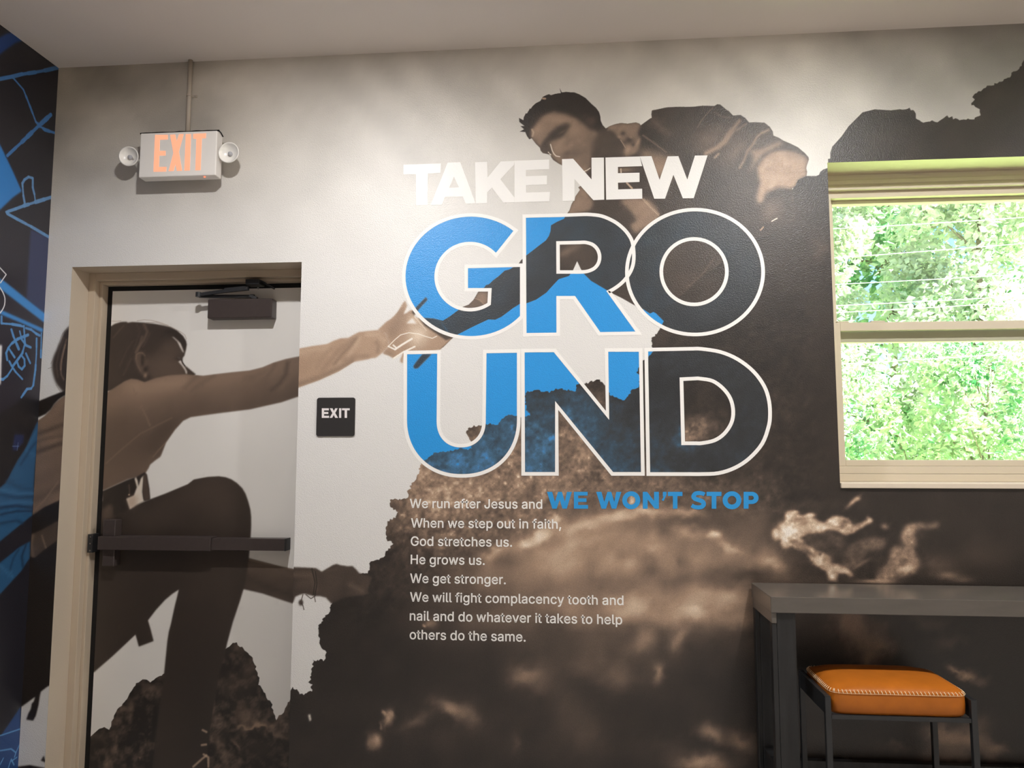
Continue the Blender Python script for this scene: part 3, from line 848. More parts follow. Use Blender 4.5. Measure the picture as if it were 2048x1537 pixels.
    inside(smooth(C((1000, 540), (860, 600), (620, 690), (480, 690), (560, 760), (560, 900), (500, 1040), (540, 1030), (640, 860), (800, 720), (1000, 620), (1080, 590)), 3), 152, 4, .85)
    inside(smooth(C((300, 560), (230, 690), (120, 800), (160, 860), (300, 720), (420, 620)), 3), 118, 8, .8)
    inside(smooth(C((640, 980), (700, 880), (800, 780), (930, 710), (1100, 700), (1260, 730), (1400, 790), (1480, 850), (1470, 950), (1460, 1000), (1480, 1080), (1470, 1125), (1340, 1190), (1310, 1240), (1290, 1300), (1180, 1340), (1020, 1325), (860, 1385), (760, 1450), (740, 1560), (660, 1600), (625, 1500), (640, 1400), (680, 1250), (650, 1120)), 3), 152, 2.4)
    for (x, y, rx, ry, rot, v, a) in ((1300, 800, 160, 60, 25, 122, .7), (900, 820, 120, 60, -20, 140, .6), (1250, 1070, 150, 25, -5, 132, .7), (860, 1020, 30, 80, 30, 138, .6), (1000, 1180, 150, 60, -10, 164, .7), (720, 1400, 40, 80, 10, 160, .7), (1400, 950, 70, 50, 30, 148, .6), (1450, 860, 30, 60, 0, 116, .6)):
        cv.dab(x / 8.533 + 1440, y / 8.533 + 220, rx / 8.533, ry / 8.533, rot, g(v), a)
    cv.stroke(C((910, 1325), (1000, 1298), (1100, 1300), (1250, 1335)), 1.2, g(110), .8, .8)
    cv.stroke(C((760, 1450), (860, 1385), (1000, 1325), (1150, 1330), (1240, 1360)), 1.0, g(120), 1.2, .7)
    # lower jacket behind the lettering
    inside(smooth(Z(2.844, 960, 140, (560, 665), (575, 660), (605, 690), (640, 750), (630, 790), (580, 810), (500, 820), (520, 770)), 3), 118, 2.5)
    inside(smooth(E6((1030, 60), (1380, 70), (1530, 270), (1400, 400), (1300, 440), (1240, 490), (1180, 440), (1160, 370), (1230, 340), (1180, 220)), 3), 122, 3)
    cv.dab(*E6((1300, 160))[0], 18, 14, 30, g(140), .7)
    cv.stroke(E6((1310, 50), (1400, 150), (1520, 265)), 1.2, g(180), .7)
    cv.stroke(E6((1330, 50), (1420, 150), (1530, 250)), 1.0, g(160), .7)
    cv.stroke(Z(6.4, 1110, 300, (920, 425), (985, 492)), 3.5, g(170), 1)
    cv.stroke(Z(6.4, 1110, 300, (843, 245), (846, 290)), 2.4, g(214), .7)
    cv.dab(1250, 340, 20, 5, 0, g(140), .6)
    inside(smooth(E6((260, 800), (260, 740), (420, 650), (520, 640), (440, 720)), 3), 108, 4, .8)
    inside(Z(6.4, 800, 480, (1000, 668), (1125, 668), (1122, 830), (1060, 830), (960, 745), (970, 720)), 116, 1.5)
    inside(Z(6.4, 800, 480, (960, 750), (1060, 835), (1000, 870), (790, 875)), 84, 1.2)
    cv.stroke(Z(6.4, 800, 480, (960, 752), (1020, 770), (1080, 830)), 1.2, g(150), .7)
    # hand on the rock
    inside(smooth(Z(10.24, 1480, 360, (480, 480), (600, 400), (800, 430), (860, 620), (760, 790), (640, 820), (500, 880)), 3), 96, 8, .8)
    cv.dab(*Z(10.24, 1480, 360, (1190, 380))[0], 9, 7, 20, g(128), .8)
    cv.stroke(Z(10.24, 1480, 360, (1210, 330), (1270, 375), (1230, 410)), 1.4, g(210), .8)
    cv.stroke(Z(10.24, 1480, 360, (650, 850), (700, 820), (760, 790)), 2.2, g(228), .7)
    cv.clip = None
    cv.stroke(Z(10.24, 1480, 360, (420, 1030), (460, 990), (475, 970)), 3, g(150), 1)
    cv.stroke(Z(5.49, 1240, 405, (740, 930), (860, 830), (930, 760), (1030, 620)), 1.5, g(92), 3, .7)

    cv.clip = None
    # ---- the woman: head and back left of the door, sleeve and hand right of it
    def body(P, v, k, soft=.5, amp=10, seed=71):
        M = cv.mask([P], soft)
        r, c, mm = M
        n = fbm(mm.shape[0], mm.shape[1], 30, 3, seed) - .5
        cv.lay(M, sepia(np.clip(v + n * amp * 2, 0, 255)))
        mark(M, k)
        return M

    body(W_SHIRT, 104, 2)
    cv.clip = full_mask(cv, (W_SHIRT,))
    for (p, w, v, s, a) in (([(76, 868), (95, 862), (125, 850)], 8, 76, 4, .8), ([(74, 884), (100, 876), (125, 872)], 6, 84, 3, .7), ([(74, 905), (95, 897), (122, 888)], 9, 72, 4, .8), ([(72, 930), (95, 915), (120, 905)], 9, 98, 5, .6),
                            ([(70, 1000), (90, 990), (118, 975)], 12, 78, 7, .7), ([(68, 960), (120, 940)], 14, 92, 8, .6), ([(66, 1025), (90, 1000), (116, 965)], 3, 122, 2, .7), ([(85, 845), (105, 830), (128, 800)], 12, 118, 6, .7)):
        cv.stroke(p, w, g(v), s, a)
    cv.clip = None
    body(W_HAIR, 52, 2, 1.6, 8)
    for (p, w, v) in (([(133, 680), (126, 705), (121, 730), (123, 750), (128, 760)], 3, 110), ([(128, 676), (118, 705), (113, 730), (116, 755)], 2.5, 84), ([(131, 690), (124, 720), (122, 740)], 1.6, 150)):
        cv.stroke(p, w, g(v), 2, .7)
    for p in ([(136, 655), (125, 668), (114, 700)], [(112, 770), (121, 784)], [(104, 735), (96, 738)], [(108, 715), (102, 728)]):
        cv.stroke(p, .8, g(92), .8, .6)
    body([(50, 1066), (90, 1050), (150, 1020), (150, 1110), (100, 1110), (50, 1130)], 66, 2, .5, 10)
    body(W_STRAP, 30, 2, .5, 2)
    body(W_BELT, 30, 2, .6, 2)
    body(W_BLACK, 30, 2, .5, 2)
    cv.stroke([(66, 1112), (63, 1090), (66, 1072)], 5, g(112), 4, .7)
    cv.stroke([(92, 1096), (84, 1072)], 3, g(118), 2.5, .8)
    M = body([(30, 1425), (30, 1600), (95, 1600), (95, 1538), (86, 1536), (60, 1531), (37, 1534), (30, 1533)][1:], 36, 3, .5)
    cv.fill([(82, 1522), (88, 1512), (92, 1526)], g(34), .6)

    body(SLEEVE, 152, 4)
    cv.clip = full_mask(cv, (SLEEVE,))
    P5 = lambda *p: Z(5.12, 560, 560, *p)
    for (p, w, v, s, a) in ((P5((780, 600), (700, 700), (640, 760), (560, 860)), 6, 118, 4, .8), (P5((740, 620), (600, 720), (500, 850), (440, 920)), 8, 126, 5, .6), (P5((990, 640), (1010, 680), (1000, 740)), 6, 122, 4, .7), (P5((900, 560), (1000, 570), (1070, 620)), 10, 172, 5, .7),
                            (P5((520, 700), (430, 800), (380, 900)), 6, 130, 5, .6), (P5((200, 740), (330, 720), (480, 690)), 10, 168, 6, .7), (P5((820, 600), (760, 700), (690, 800)), 6, 172, 4, .6), (P5((190, 1070), (400, 1000), (600, 910), (740, 830)), 9, 118, 5, .7),
                            (P5((650, 820), (760, 790), (900, 780)), 7, 128, 5, .6), (P5((230, 900), (400, 830)), 26, 144, 14, .6)):
        cv.stroke(p, w, g(v), s, a)
    cv.clip = None
    body(HANDS, 148, 4)
    cv.clip = full_mask(cv, (HANDS,))
    for (x, y, rx, ry, rot, v, a) in ((836, 672, 20, 22, 0, 214, .85), (828, 640, 14, 10, 0, 196, .7), (795, 650, 16, 14, -40, 126, .7), (785, 665, 8, 12, 0, 122, .7), (800, 628, 8, 12, -30, 128, .6), (880, 680, 24, 12, -30, 150, .7), (868, 668, 16, 8, 20, 156, .6), (800, 695, 8, 6, 0, 150, .5), (780, 708, 10, 5, 20, 128, .7)):
        cv.dab(x, y, rx, ry, rot, g(v), a)
    cv.clip = None
    # fingers and the arm that show inside the letters are dark
    for P in (P5((1372, 365), (1350, 330), (1378, 300), (1495, 178), (1510, 205), (1440, 280), (1398, 332)), P5((1420, 390), (1570, 398), (1640, 418), (1760, 600), (1700, 620), (1480, 470)), P5((1458, 765), (1548, 765), (1412, 905), (1376, 910), (1366, 886), (1400, 838))):
        cv.fill(P, g(60), 1.0)
    cv.fill(P5((1295, 445), (1355, 392), (1402, 450)), c8(232, 226, 220), .8)
    cv.fill(P5((1268, 350), (1300, 335), (1322, 312), (1300, 280)), c8(232, 226, 220), .8)
    wl = c8(240, 232, 222)
    cv.stroke(P5((1110, 682), (1170, 620), (1235, 565), (1320, 542), (1420, 555), (1490, 580), (1560, 600), (1605, 578)), 1.6, wl, .8)
    cv.stroke(P5((1180, 712), (1250, 665), (1350, 605)), 4, wl, .9)
    cv.stroke(P5((1110, 682), (1180, 715), (1195, 700), (1160, 670)), 3, wl, .9)
    cv.stroke(P5((1165, 805), (1260, 742), (1380, 685)), 3.4, wl, .9)
    cv.stroke(P5((1380, 380), (1440, 450), (1500, 520)), 1.2, wl, 1, .7)
    M = body(FARHAND, 58, 5)
    for (p, w, v, s) in (([(590, 1150), (625, 1150), (632, 1180)], 10, 84, 5), ([(700, 1170), (725, 1183)], 8, 84, 4), ([(655, 1142), (672, 1140)], 4, 74, 3), ([(600, 1170), (622, 1165)], 12, 72, 6)):
        cv.stroke(p, w, g(v), s, .8)
    for p in ([(624, 1138), (630, 1165), (627, 1190)], [(631, 1144), (634, 1168), (630, 1192)]):
        cv.stroke(p, 2.2, g(34), .8)
    for p in ([(606, 1190), (602, 1204), (606, 1212)], [(606, 1212), (608, 1220)], [(612, 1190), (622, 1198), (630, 1193)], [(629, 1194), (631, 1204)]):
        cv.stroke(p, 1.6, g(60), .7)
    cv.dab(602, 1206, 5, 6, 0, g(54), .95, None, 2.0)

    # ---- transparent blue lettering: the picture shows through it
    lum = cv.ink @ np.array((.3, .59, .11), np.float32)
    lt = np.array([0, .12, .20, .33, .46, .58, .72, .82, 1.0], np.float32)
    lc = np.array([(22, 24, 27), (34, 37, 41), (46, 51, 57), (50, 72, 90), (60, 96, 124), (70, 120, 164), (64, 136, 196), (34, 146, 220), (34, 150, 226)], np.float32) / 255
    blue = np.stack([np.interp(lum, lt, lc[:, i]) for i in range(3)], -1).astype(np.float32)
    for i, ch in enumerate('GROUND'):
        M = cv.mask(BIG[ch])
        r, c, mm = M
        cv.lay(M, blue[r:r + mm.shape[0], c:c + mm.shape[1]])
        mark(M, 10 + i)

    # ---- openings
    def cut(x0, x1, z0, z1):
        lab[max(0, int(round((z0 - FLOOR) / RES))):int(round((z1 - FLOOR) / RES)), int(round((x0 - WX0) / RES)):int(round((x1 - WX0) / RES))] = -1
    cut(DOOR_X0, DOOR_X1, FLOOR, DOOR_Z)
    cut(WIN_X0, WIN_X1, WIN_Z0, WIN_Z1)
    return cv, lab[:-1, :-1]
# ---------------------------------------------------------------- the print that wraps the door leaf
LEAF_Y = 0.200
LEAF_X0, LEAF_X1, LEAF_Z0, LEAF_Z1 = -2.294, -1.330, FLOOR + 0.012, 2.184


def flat_door(p):
    v = on_y(p, LEAF_Y)
    return (v[0], v[2])


R2 = lambda *p: Z(3.2, 0, 480, *p)
R3 = lambda *p: Z(2.664, 0, 960, *p)
H7 = lambda *p: Z(10.24, 200, 620, *p)
BELT = lambda *p: Z(6.406, 180, 900, *p)

D_HEAD = (H7((-60, 420), (100, 380), (230, 335), (300, 290), (430, 250), (540, 245), (570, 265), (660, 250), (850, 260), (1100, 285), (1300, 320), (1450, 355), (1580, 430), (1700, 540), (1760, 640), (1775, 710), (1755, 830), (1728, 940), (1690, 985),
             (1688, 1060), (1720, 1130), (1800, 1190), (1900, 1270), (1960, 1320), (1900, 1380), (900, 1560), (-60, 1700)))
D_SHIRT = (R2((560, 1060), (690, 975), (760, 930), (800, 905), (840, 890), (880, 895), (925, 912), (1000, 885), (1080, 868), (1180, 862), (1260, 868), (1300, 872), (1370, 863), (1480, 850), (1600, 838), (1680, 818), (1750, 788), (1830, 764), (1915, 747), (2000, 735),
               (2000, 960), (1905, 1004), (1800, 1040), (1600, 1085), (1400, 1110), (1220, 1135), (1172, 1158), (1120, 1215), (1062, 1298))
           + BELT((915, 60), (900, 90), (830, 140), (770, 190), (750, 235), (720, 285), (690, 330), (600, 350), (480, 380), (175, 520), (-60, 620)))
D_LEG = (R3((430, 60), (560, 120), (690, 155), (760, 120), (880, 75), (1000, 25)) + R2((1240, 1536), (1290, 1526), (1330, 1519), (1400, 1515), (1445, 1521), (1480, 1534))
         + R3((1262, 18), (1290, 45), (1308, 75), (1322, 115), (1334, 160), (1338, 200), (1338, 250), (1335, 300), (1325, 420), (1310, 540), (1280, 640), (1240, 760), (1210, 870), (1190, 960), (1165, 1050), (1150, 1130), (1130, 1250), (1110, 1400), (1090, 1540), (1080, 1640),
              (800, 1640), (850, 1200), (875, 1030), (882, 960), (886, 920), (892, 860), (900, 810), (912, 765), (930, 680), (945, 620), (953, 585), (920, 607), (880, 640), (830, 695), (788, 750), (800, 790), (818, 860), (740, 890), (722, 825), (600, 940), (500, 1027), (440, 1080), (380, 1130), (380, 60)))
D_ARM = R3((1290, 410), (1325, 418), (1400, 438), (1500, 464), (1560, 476), (1640, 490), (1640, 690), (1560, 660), (1500, 641), (1400, 607), (1290, 582), (1250, 500))
D_ROCK_L = (R3((440, 1420), (480, 1372))
            + rag(R3((520, 1335), (555, 1318), (580, 1335), (600, 1280), (625, 1225), (655, 1195), (700, 1130), (725, 1085), (760, 1065), (800, 1080), (850, 1045), (890, 1030)), 1.6, 4, 13, closed=False, spikes=1.0)
            + R3((900, 1100), (900, 1700), (440, 1700)))
D_ROCK_R = (R3((1080, 1100), (1170, 1000))
            + rag(R3((1195, 910), (1250, 870), (1290, 890), (1340, 940), (1360, 985), (1375, 1045), (1390, 1100), (1415, 1150), (1450, 1200), (1455, 1240), (1470, 1280), (1500, 1250), (1540, 1180), (1580, 1140), (1640, 1120)), 2.2, 4, 17, closed=False, spikes=1.2)
            + R3((1640, 1700), (1050, 1700)))


def paint_door():
    cv = Canvas(LEAF_X0, LEAF_X1, LEAF_Z0, LEAF_Z1, RES, flat_door)
    H, W = cv.H, cv.W
    lab = np.zeros((H, W), np.int16)
    g = lambda v: sepia(np.float32(v))

    def body(P, v, k, soft=.5, amp=8, seed=7):
        M = cv.mask([P], soft)
        r, c, mm = M
        n = fbm(mm.shape[0], mm.shape[1], 40, 3, seed) - .5
        cv.lay(M, sepia(np.clip(v + n * amp * 2, 0, 255)))
        if k is not None:
            lab[r:r + mm.shape[0], c:c + mm.shape[1]][mm > .5] = k
        return M

    bb = (np.arange(H, dtype=np.float32) / H)[:, None]
    tone = (226 + 6 * bb + (fbm(H, W, 120, 3, 4) - .5) * 8)[..., None] / 255
    cv.ink[:] = tone * np.array((1.0, .982, .962), np.float32)

    # rocks at the foot
    for P, sd in ((D_ROCK_L, 3), (D_ROCK_R, 4)):
        M = cv.mask([P])
        r, c, mm = M
        n1 = fbm(mm.shape[0], mm.shape[1], 16, 3, sd, .6) - .5
        n2 = fbm(mm.shape[0], mm.shape[1], 50, 3, sd + 9) - .5
        t = 36 + np.clip(n1 * 120 + n2 * 60, -16, 70)
        cv.lay(M, sepia(np.clip(t, 26, 200)))
        lab[r:r + mm.shape[0], c:c + mm.shape[1]][mm > .5] = 3
    cv.clip = full_mask(cv, (D_ROCK_L, D_ROCK_R))
    wp = ((fbm(H, W, 16, 3, 91) - .5) * 24, (fbm(H, W, 16, 3, 92) - .5) * 24)
    for (x, y, rx, ry, rot, v, a) in ((480, 1300, 20, 12, 0, 88, .5), (500, 1345, 14, 22, 0, 92, .5), (465, 1370, 26, 20, 0, 80, .5), (485, 1428, 16, 22, 0, 112, .6), (520, 1450, 30, 10, 0, 120, .6), (505, 1456, 40, 4, -8, 150, .7),
                                      (555, 1470, 22, 5, 30, 110, .7), (470, 1490, 14, 4, 60, 130, .6), (440, 1490, 10, 14, 0, 120, .6), (300, 1380, 20, 6, 0, 86, .6), (200, 1478, 20, 12, 0, 70, .6), (285, 1519, 6, 3, 0, 120, .7), (265, 1405, 14, 8, 0, 70, .5), (520, 1500, 40, 20, 0, 50, .6)):
        cv.dab(x, y, rx, ry, rot, g(v), a, wp)
    cv.clip = None
    # the far arm, then the legs
    body(D_ARM, 66, 2, .5, 8, 5)
    cv.clip = full_mask(cv, (D_ARM,))
    for (p, w, v, s) in ((R3((1330, 460), (1430, 470), (1560, 510)), 14, 82, 8), (R3((1320, 520), (1400, 560), (1560, 620)), 10, 52, 7), (R3((1320, 425), (1560, 480)), 3, 100, 2)):
        cv.stroke(p, w, g(v), s, .8)
    cv.clip = None
    body(D_LEG, 46, 2, .6, 4, 8)
    cv.clip = full_mask(cv, (D_LEG,))
    for (x, y, rx, ry, rot, v, a) in ((400, 985, 60, 30, -20, 62, .8), (440, 1010, 40, 40, 0, 64, .7), (300, 1040, 60, 30, -20, 60, .7), (430, 1140, 60, 80, 0, 54, .6), (400, 1400, 50, 120, 0, 36, .8), (380, 1280, 40, 60, 0, 42, .7), (240, 1230, 50, 70, 0, 46, .6)):
        cv.dab(x, y, rx, ry, rot, g(v), a)
    cv.clip = None
    # boot lace and cuff catching light
    for p in (R3((1080, 1335), (1100, 1345)), R3((1075, 1415), (1098, 1412)), R3((1085, 1465), (1110, 1480), (1110, 1530)), R3((1030, 1530), (1075, 1490), (1100, 1470))):
        cv.stroke(p, 4, g(170), 2, .8)
    # head
    M = body(D_HEAD, 54, 2, .8, 4, 11)
    inside = M

    def inn(P, v, soft, a=1.0):
        Mk = cv.mask([P], soft * cv.scale(P[0]))
        r, c, k = Mk
        R, Cc, mm = inside
        full = np.zeros((H, W), np.float32)
        full[r:r + k.shape[0], c:c + k.shape[1]] = k
        sub = full[R:R + mm.shape[0], Cc:Cc + mm.shape[1]] * mm
        cv.lay((R, Cc, sub), g(v), a)
    inn(smooth(H7((940, 960), (1100, 900), (1300, 700), (1500, 640), (1640, 700), (1700, 900), (1600, 1000), (1660, 1100), (1760, 1280), (1760, 1400), (1000, 1500), (1000, 1200)), 3), 68, 4)
    inn(smooth(H7((1000, 1060), (1400, 960), (1600, 1050), (1700, 1180), (1740, 1330), (1100, 1440), (1020, 1300)), 3), 80, 6, .9)
    cv.dab(*H7((1450, 800))[0], 14, 10, 0, g(74), .6)
    inn(smooth(H7((1280, 420), (1500, 400), (1640, 470), (1740, 620), (1770, 720), (1730, 860), (1640, 700), (1480, 540)), 3), 40, 3)
    # hair strands
    for (p, w, v, a) in ((H7((480, 330), (380, 440), (270, 570)), 2.4, 84, .6), (H7((760, 300), (820, 450), (760, 620), (700, 800)), 3, 72, .6), (H7((900, 300), (970, 450), (900, 620), (800, 760), (740, 880)), 5, 86, .8), (H7((1020, 480), (960, 620), (880, 760)), 3, 76, .6),
                         (H7((860, 560), (820, 700), (740, 860)), 6, 92, .6), (H7((680, 640), (560, 800), (480, 980), (400, 1150)), 3, 72, .6), (H7((640, 1000), (560, 1180), (480, 1330)), 3, 78, .6), (H7((560, 700), (420, 900), (330, 1150)), 3, 62, .5), (H7((700, 800), (600, 1000), (500, 1300)), 3, 64, .5)):
        cv.stroke(p, w, g(v), 2.2, a)
    for p in (H7((760, 225), (900, 205), (1050, 215), (1200, 250), (1400, 320)), H7((950, 262), (1150, 255), (1350, 320), (1500, 380)), H7((1500, 380), (1650, 450), (1740, 520), (1770, 600)), H7((240, 230), (330, 235), (430, 225))):
        cv.stroke(p, .9, g(120), .9, .55)
    # ear and ear ring
    inn(smooth(H7((730, 900), (790, 862), (880, 862), (930, 920), (940, 1000), (1000, 1050), (1010, 1120), (960, 1160), (1010, 1280), (960, 1330), (890, 1340), (820, 1290), (740, 1120), (705, 1000)), 3), 82, 1.6)
    cv.stroke(H7((740, 1000), (745, 920), (800, 880), (870, 885), (915, 940)), 2.6, g(104), 1.2, .8)
    cv.stroke(H7((735, 1000), (760, 1120), (830, 1250)), 2.4, g(98), 1.4, .7)
    inn(smooth(H7((850, 920), (900, 940), (905, 1040), (880, 1160), (850, 1130), (840, 1000)), 3), 46, 1.6)
    inn(smooth(H7((900, 1180), (960, 1160), (980, 1260), (900, 1260)), 3), 46, 1.4)
    cv.dab(*H7((930, 1350))[0], 3.6, 4.5, 0, g(132), .9)
    cv.dab(*H7((1010, 1390))[0], 5, 6, 0, g(52), .8)
    # light slipping past fringe, lashes and cheek
    wl = c8(224, 214, 206)
    cv.fill(H7((1470, 545), (1510, 560), (1590, 630), (1650, 690), (1690, 790), (1725, 885), (1690, 860), (1640, 770), (1580, 650)), wl, .6)
    cv.fill(H7((1580, 965), (1630, 985), (1650, 1010), (1610, 995)), c8(200, 188, 176), .7)
    cv.fill(H7((1640, 1040), (1660, 1030), (1680, 1100), (1740, 1180), (1780, 1260), (1782, 1325), (1760, 1310), (1740, 1240), (1680, 1150), (1640, 1100), (1600, 1060)), wl, .6)
    cv.stroke(H7((1665, 1020), (1690, 1080), (1740, 1150)), 1.6, g(36), .8)
    cv.dab(*H7((1600, 1000))[0], 7, 4, 0, g(44), .6)

    # shirt: lit shoulder and arm, darker side
    M = body(D_SHIRT, 92, 2, .5, 8, 23)
    inside = M
    inn(R2((640, 980), (800, 890), (930, 910), (1260, 865), (1500, 845), (1760, 780), (2000, 730), (2000, 800), (1700, 880), (1300, 960), (1000, 1040), (800, 1100), (660, 1140)), 124, 14, .8)
    inn(R2((760, 930), (840, 890), (925, 912), (1100, 866), (1260, 868), (1200, 920), (1000, 960), (860, 980)), 152, 9, .85)
    inn(R2((1280, 880), (1370, 866), (1600, 840), (1760, 790), (1840, 770), (1700, 860), (1500, 900), (1320, 930)), 128, 8, .7)
    inn(R2((1000, 1180), (1220, 1100), (1500, 1060), (1700, 1020), (1920, 960), (2000, 940), (2000, 1010), (1600, 1090), (1220, 1140), (1120, 1220), (1040, 1330), (960, 1400), (900, 1300)), 62, 12, .75)
    inn(R2((600, 1150), (760, 1100), (900, 1200), (1000, 1330), (960, 1420), (640, 1536), (600, 1536)), 78, 24, .7)
    cv.clip = full_mask(cv, (D_SHIRT,))
    for (p, w, v, s, a) in ((R2((850, 950), (890, 1040), (940, 1140), (960, 1190)), 2.5, 116, 2, .7), (R2((1260, 870), (1210, 920), (1180, 950)), 8, 96, 6, .7), (R2((1370, 870), (1290, 920), (1230, 960)), 6, 92, 5, .6), (R2((1100, 1140), (900, 1240), (780, 1340), (680, 1430)), 2.4, 108, 2, .7),
                            (R2((1840, 790), (1830, 860), (1790, 920), (1740, 960)), 7, 72, 5, .8), (R2((1890, 790), (1870, 880), (1800, 950)), 6, 100, 5, .7), (R2((1760, 800), (1730, 850), (1690, 900)), 7, 88, 5, .6), (R2((1700, 840), (1640, 870), (1560, 890)), 7, 88, 6, .5),
                            (R2((1070, 1290), (1030, 1330), (980, 1390)), 2, 116, 1.5, .7), (BELT((880, 0), (780, 110), (690, 220)), 2.4, 92, 2, .7)):
        cv.stroke(p, w, g(v), s, a)
    cv.clip = None
    # strap, hanging buckle and the light between shirt and thigh
    cv.fill(BELT((160, 530), (480, 385), (600, 345), (700, 290), (730, 320), (760, 500), (770, 640), (690, 660), (500, 770), (400, 800), (160, 900)), g(36), .8)
    cv.fill(BELT((465, 628), (560, 588), (600, 480), (570, 370), (590, 350), (612, 400), (620, 470), (650, 370), (680, 335), (692, 335), (680, 440), (670, 540), (680, 620), (692, 660), (600, 705), (510, 765)), c8(222, 210, 196), .6)
    cv.fill(BELT((470, 630), (560, 590), (605, 600), (600, 705), (510, 765)), g(150), 3, .6)
    cv.fill(BELT((680, 340), (715, 300), (740, 440), (765, 625), (700, 655), (680, 560)), g(70), .8)
    cv.stroke(BELT((500, 450), (510, 580)), 2, g(90), 1.5, .7)
    cv.dab(*BELT((500, 577))[0], 1.6, 1.6, 0, g(190), .9)
    cv.fill(BELT((160, 760), (270, 690), (290, 760), (305, 880), (160, 900)), g(74), 2)
    return cv, lab[:-1, :-1]


# ---------------------------------------------------------------- the printed side wall
SIDE_Y0 = -1.6


def flat_side(p):
    v = on_x(p, ROOM_X0)
    return (v[1] - SIDE_Y0, v[2])


L1 = lambda *p: Z(4.8, 0, 20, *p)
L2 = lambda *p: Z(4.8, 0, 340, *p)
L3 = lambda *p: Z(4.8, 0, 640, *p)
L4 = lambda *p: Z(4.8, 0, 950, *p)


def paint_side():
    cv = Canvas(0.0, -SIDE_Y0, FLOOR, CEIL, 0.0025, flat_side)
    H, W = cv.H, cv.W
    lab = np.zeros((H, W), np.int16)

    def mark(M, k):
        r, c, mm = M
        lab[r:r + mm.shape[0], c:c + mm.shape[1]][mm > .5] = k
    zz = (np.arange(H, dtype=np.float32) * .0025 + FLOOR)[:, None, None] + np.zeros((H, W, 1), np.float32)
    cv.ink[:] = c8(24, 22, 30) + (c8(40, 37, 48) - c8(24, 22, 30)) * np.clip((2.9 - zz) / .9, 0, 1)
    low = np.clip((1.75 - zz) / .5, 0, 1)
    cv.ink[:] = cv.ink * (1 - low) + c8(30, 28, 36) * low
    navy, blue, sky, line = c8(46, 54, 88), c8(34, 104, 172), c8(58, 132, 200), c8(94, 140, 188)
    ids = iter(range(1, 40))
    S = lambda P, col, soft=.3, a=1.0: mark(cv.fill(P, col, soft, a), next(ids))
    S(L1((-300, 500), (0, 260), (60, 228), (110, 215), (215, 295), (150, 320), (60, 380), (-60, 480), (-300, 700)), c8(10, 60, 128))
    S(L1((-400, 700), (-60, 1180), (0, 1290), (120, 1540)) + L2((210, 205), (120, 270), (0, 385), (-300, 650)), c8(44, 120, 190))
    S(L2((295, 575), (470, 645), (440, 1400), (255, 1230)), navy, 1.0)
    S(L2((-200, 930), (40, 1068), (430, 1378), (425, 1468), (0, 1140), (-200, 1010)), sky)
    S(L2((-200, 1270), (0, 1350), (40, 1357), (415, 1525)) + L3((408, 125), (235, 45), (0, -55), (-200, -120)), sky)
    # woman's shirt tinted blue where she runs on round the corner
    S(L3((375, 965), (340, 1000), (310, 1060), (240, 1240), (170, 1340), (110, 1450), (60, 1560)) + L4((-150, 240), (-150, 900), (0, 640), (310, 390), (330, 0)), c8(40, 84, 122), .8)
    S(L4((290, 640), (180, 700), (20, 830), (-150, 960), (-150, 1260), (0, 1150), (90, 1050), (200, 930), (285, 800)), c8(38, 82, 120), 1.0)
    for (p, w, c) in ((L4((0, 320), (150, 300), (330, 320)), 4, c8(22, 46, 74)), (L4((0, 385), (160, 350), (320, 350)), 3, c8(20, 42, 68)), (L4((0, 470), (160, 440), (220, 470)), 4, c8(26, 52, 80)), (L4((60, 60), (200, 130), (320, 140)), 5, c8(34, 70, 104)), (L4((0, 190), (160, 220), (330, 210)), 5, c8(30, 62, 94)),
                      (L4((0, 140), (180, 180), (320, 180)), 4, c8(58, 104, 144)), (L4((0, 280), (160, 260), (320, 270)), 4, c8(56, 102, 142)), (L3((340, 1080), (250, 1250), (330, 1300)), 4, c8(52, 98, 138)), (L3((340, 1180), (300, 1230), (200, 1390)), 4, c8(28, 60, 92)), (L4((180, 720), (130, 800), (100, 900)), 3, c8(24, 52, 80)),
                      (L4((250, 680), (210, 780), (220, 880)), 4, c8(22, 44, 70)), (L4((0, 870), (60, 930), (120, 980)), 3, c8(60, 108, 148))):
        cv.stroke(p, w, c, 2.5, .8)
    S(L3((380, 775), (240, 740), (120, 830), (-200, 1000), (-200, 1800)) + L4((-200, 200), (0, 120)) + L3((60, 1540), (170, 1340), (260, 1200), (372, 940)), c8(27, 25, 29), 1.2)
    S(L3((140, 1100), (230, 1105), (225, 1180), (150, 1260), (120, 1250)), c8(30, 40, 78), .8)
    cv.stroke(L3((120, 1215), (180, 1215)), 1.0, c8(90, 110, 150), .6)
    cv.stroke(L3((175, 1180), (165, 1255)), 1.0, c8(90, 110, 150), .6)
    S(R3((110, 1210), (0, 1370), (-100, 1500), (-100, 1700), (100, 1700)), c8(30, 66, 120), .5)
    for p in (R3((0, 1365), (105, 1330)), R3((0, 1445), (60, 1435), (85, 1455), (105, 1410)), R3((85, 1455), (78, 1478)), R3((0, 1520), (18, 1485)), R3((45, 1535), (60, 1490), (75, 1520)), R3((62, 1500), (90, 1480))):
        cv.stroke(p, 1.8, c8(90, 146, 200), .6)
    # broken chalk lines
    rnd = random.Random(5)

    def dashed(P, width, seg, gap, col=line):
        P = [np.array(p) for p in P]
        for a, b in zip(P, P[1:]):
            L = float(np.hypot(*(b - a)))
            t = 0.0
            while t < L:
                e = min(L, t + seg * rnd.uniform(.6, 1.5))
                cv.stroke([tuple(a + (b - a) * t / L), tuple(a + (b - a) * e / L)], width * rnd.uniform(.75, 1.25), col, .5, .95)
                t = e + gap * rnd.uniform(.4, 1.3)
    cl = c8(58, 112, 170)
    dashed(L1((0, 662), (120, 640), (215, 615)), 4.6, 30, 0, cl)
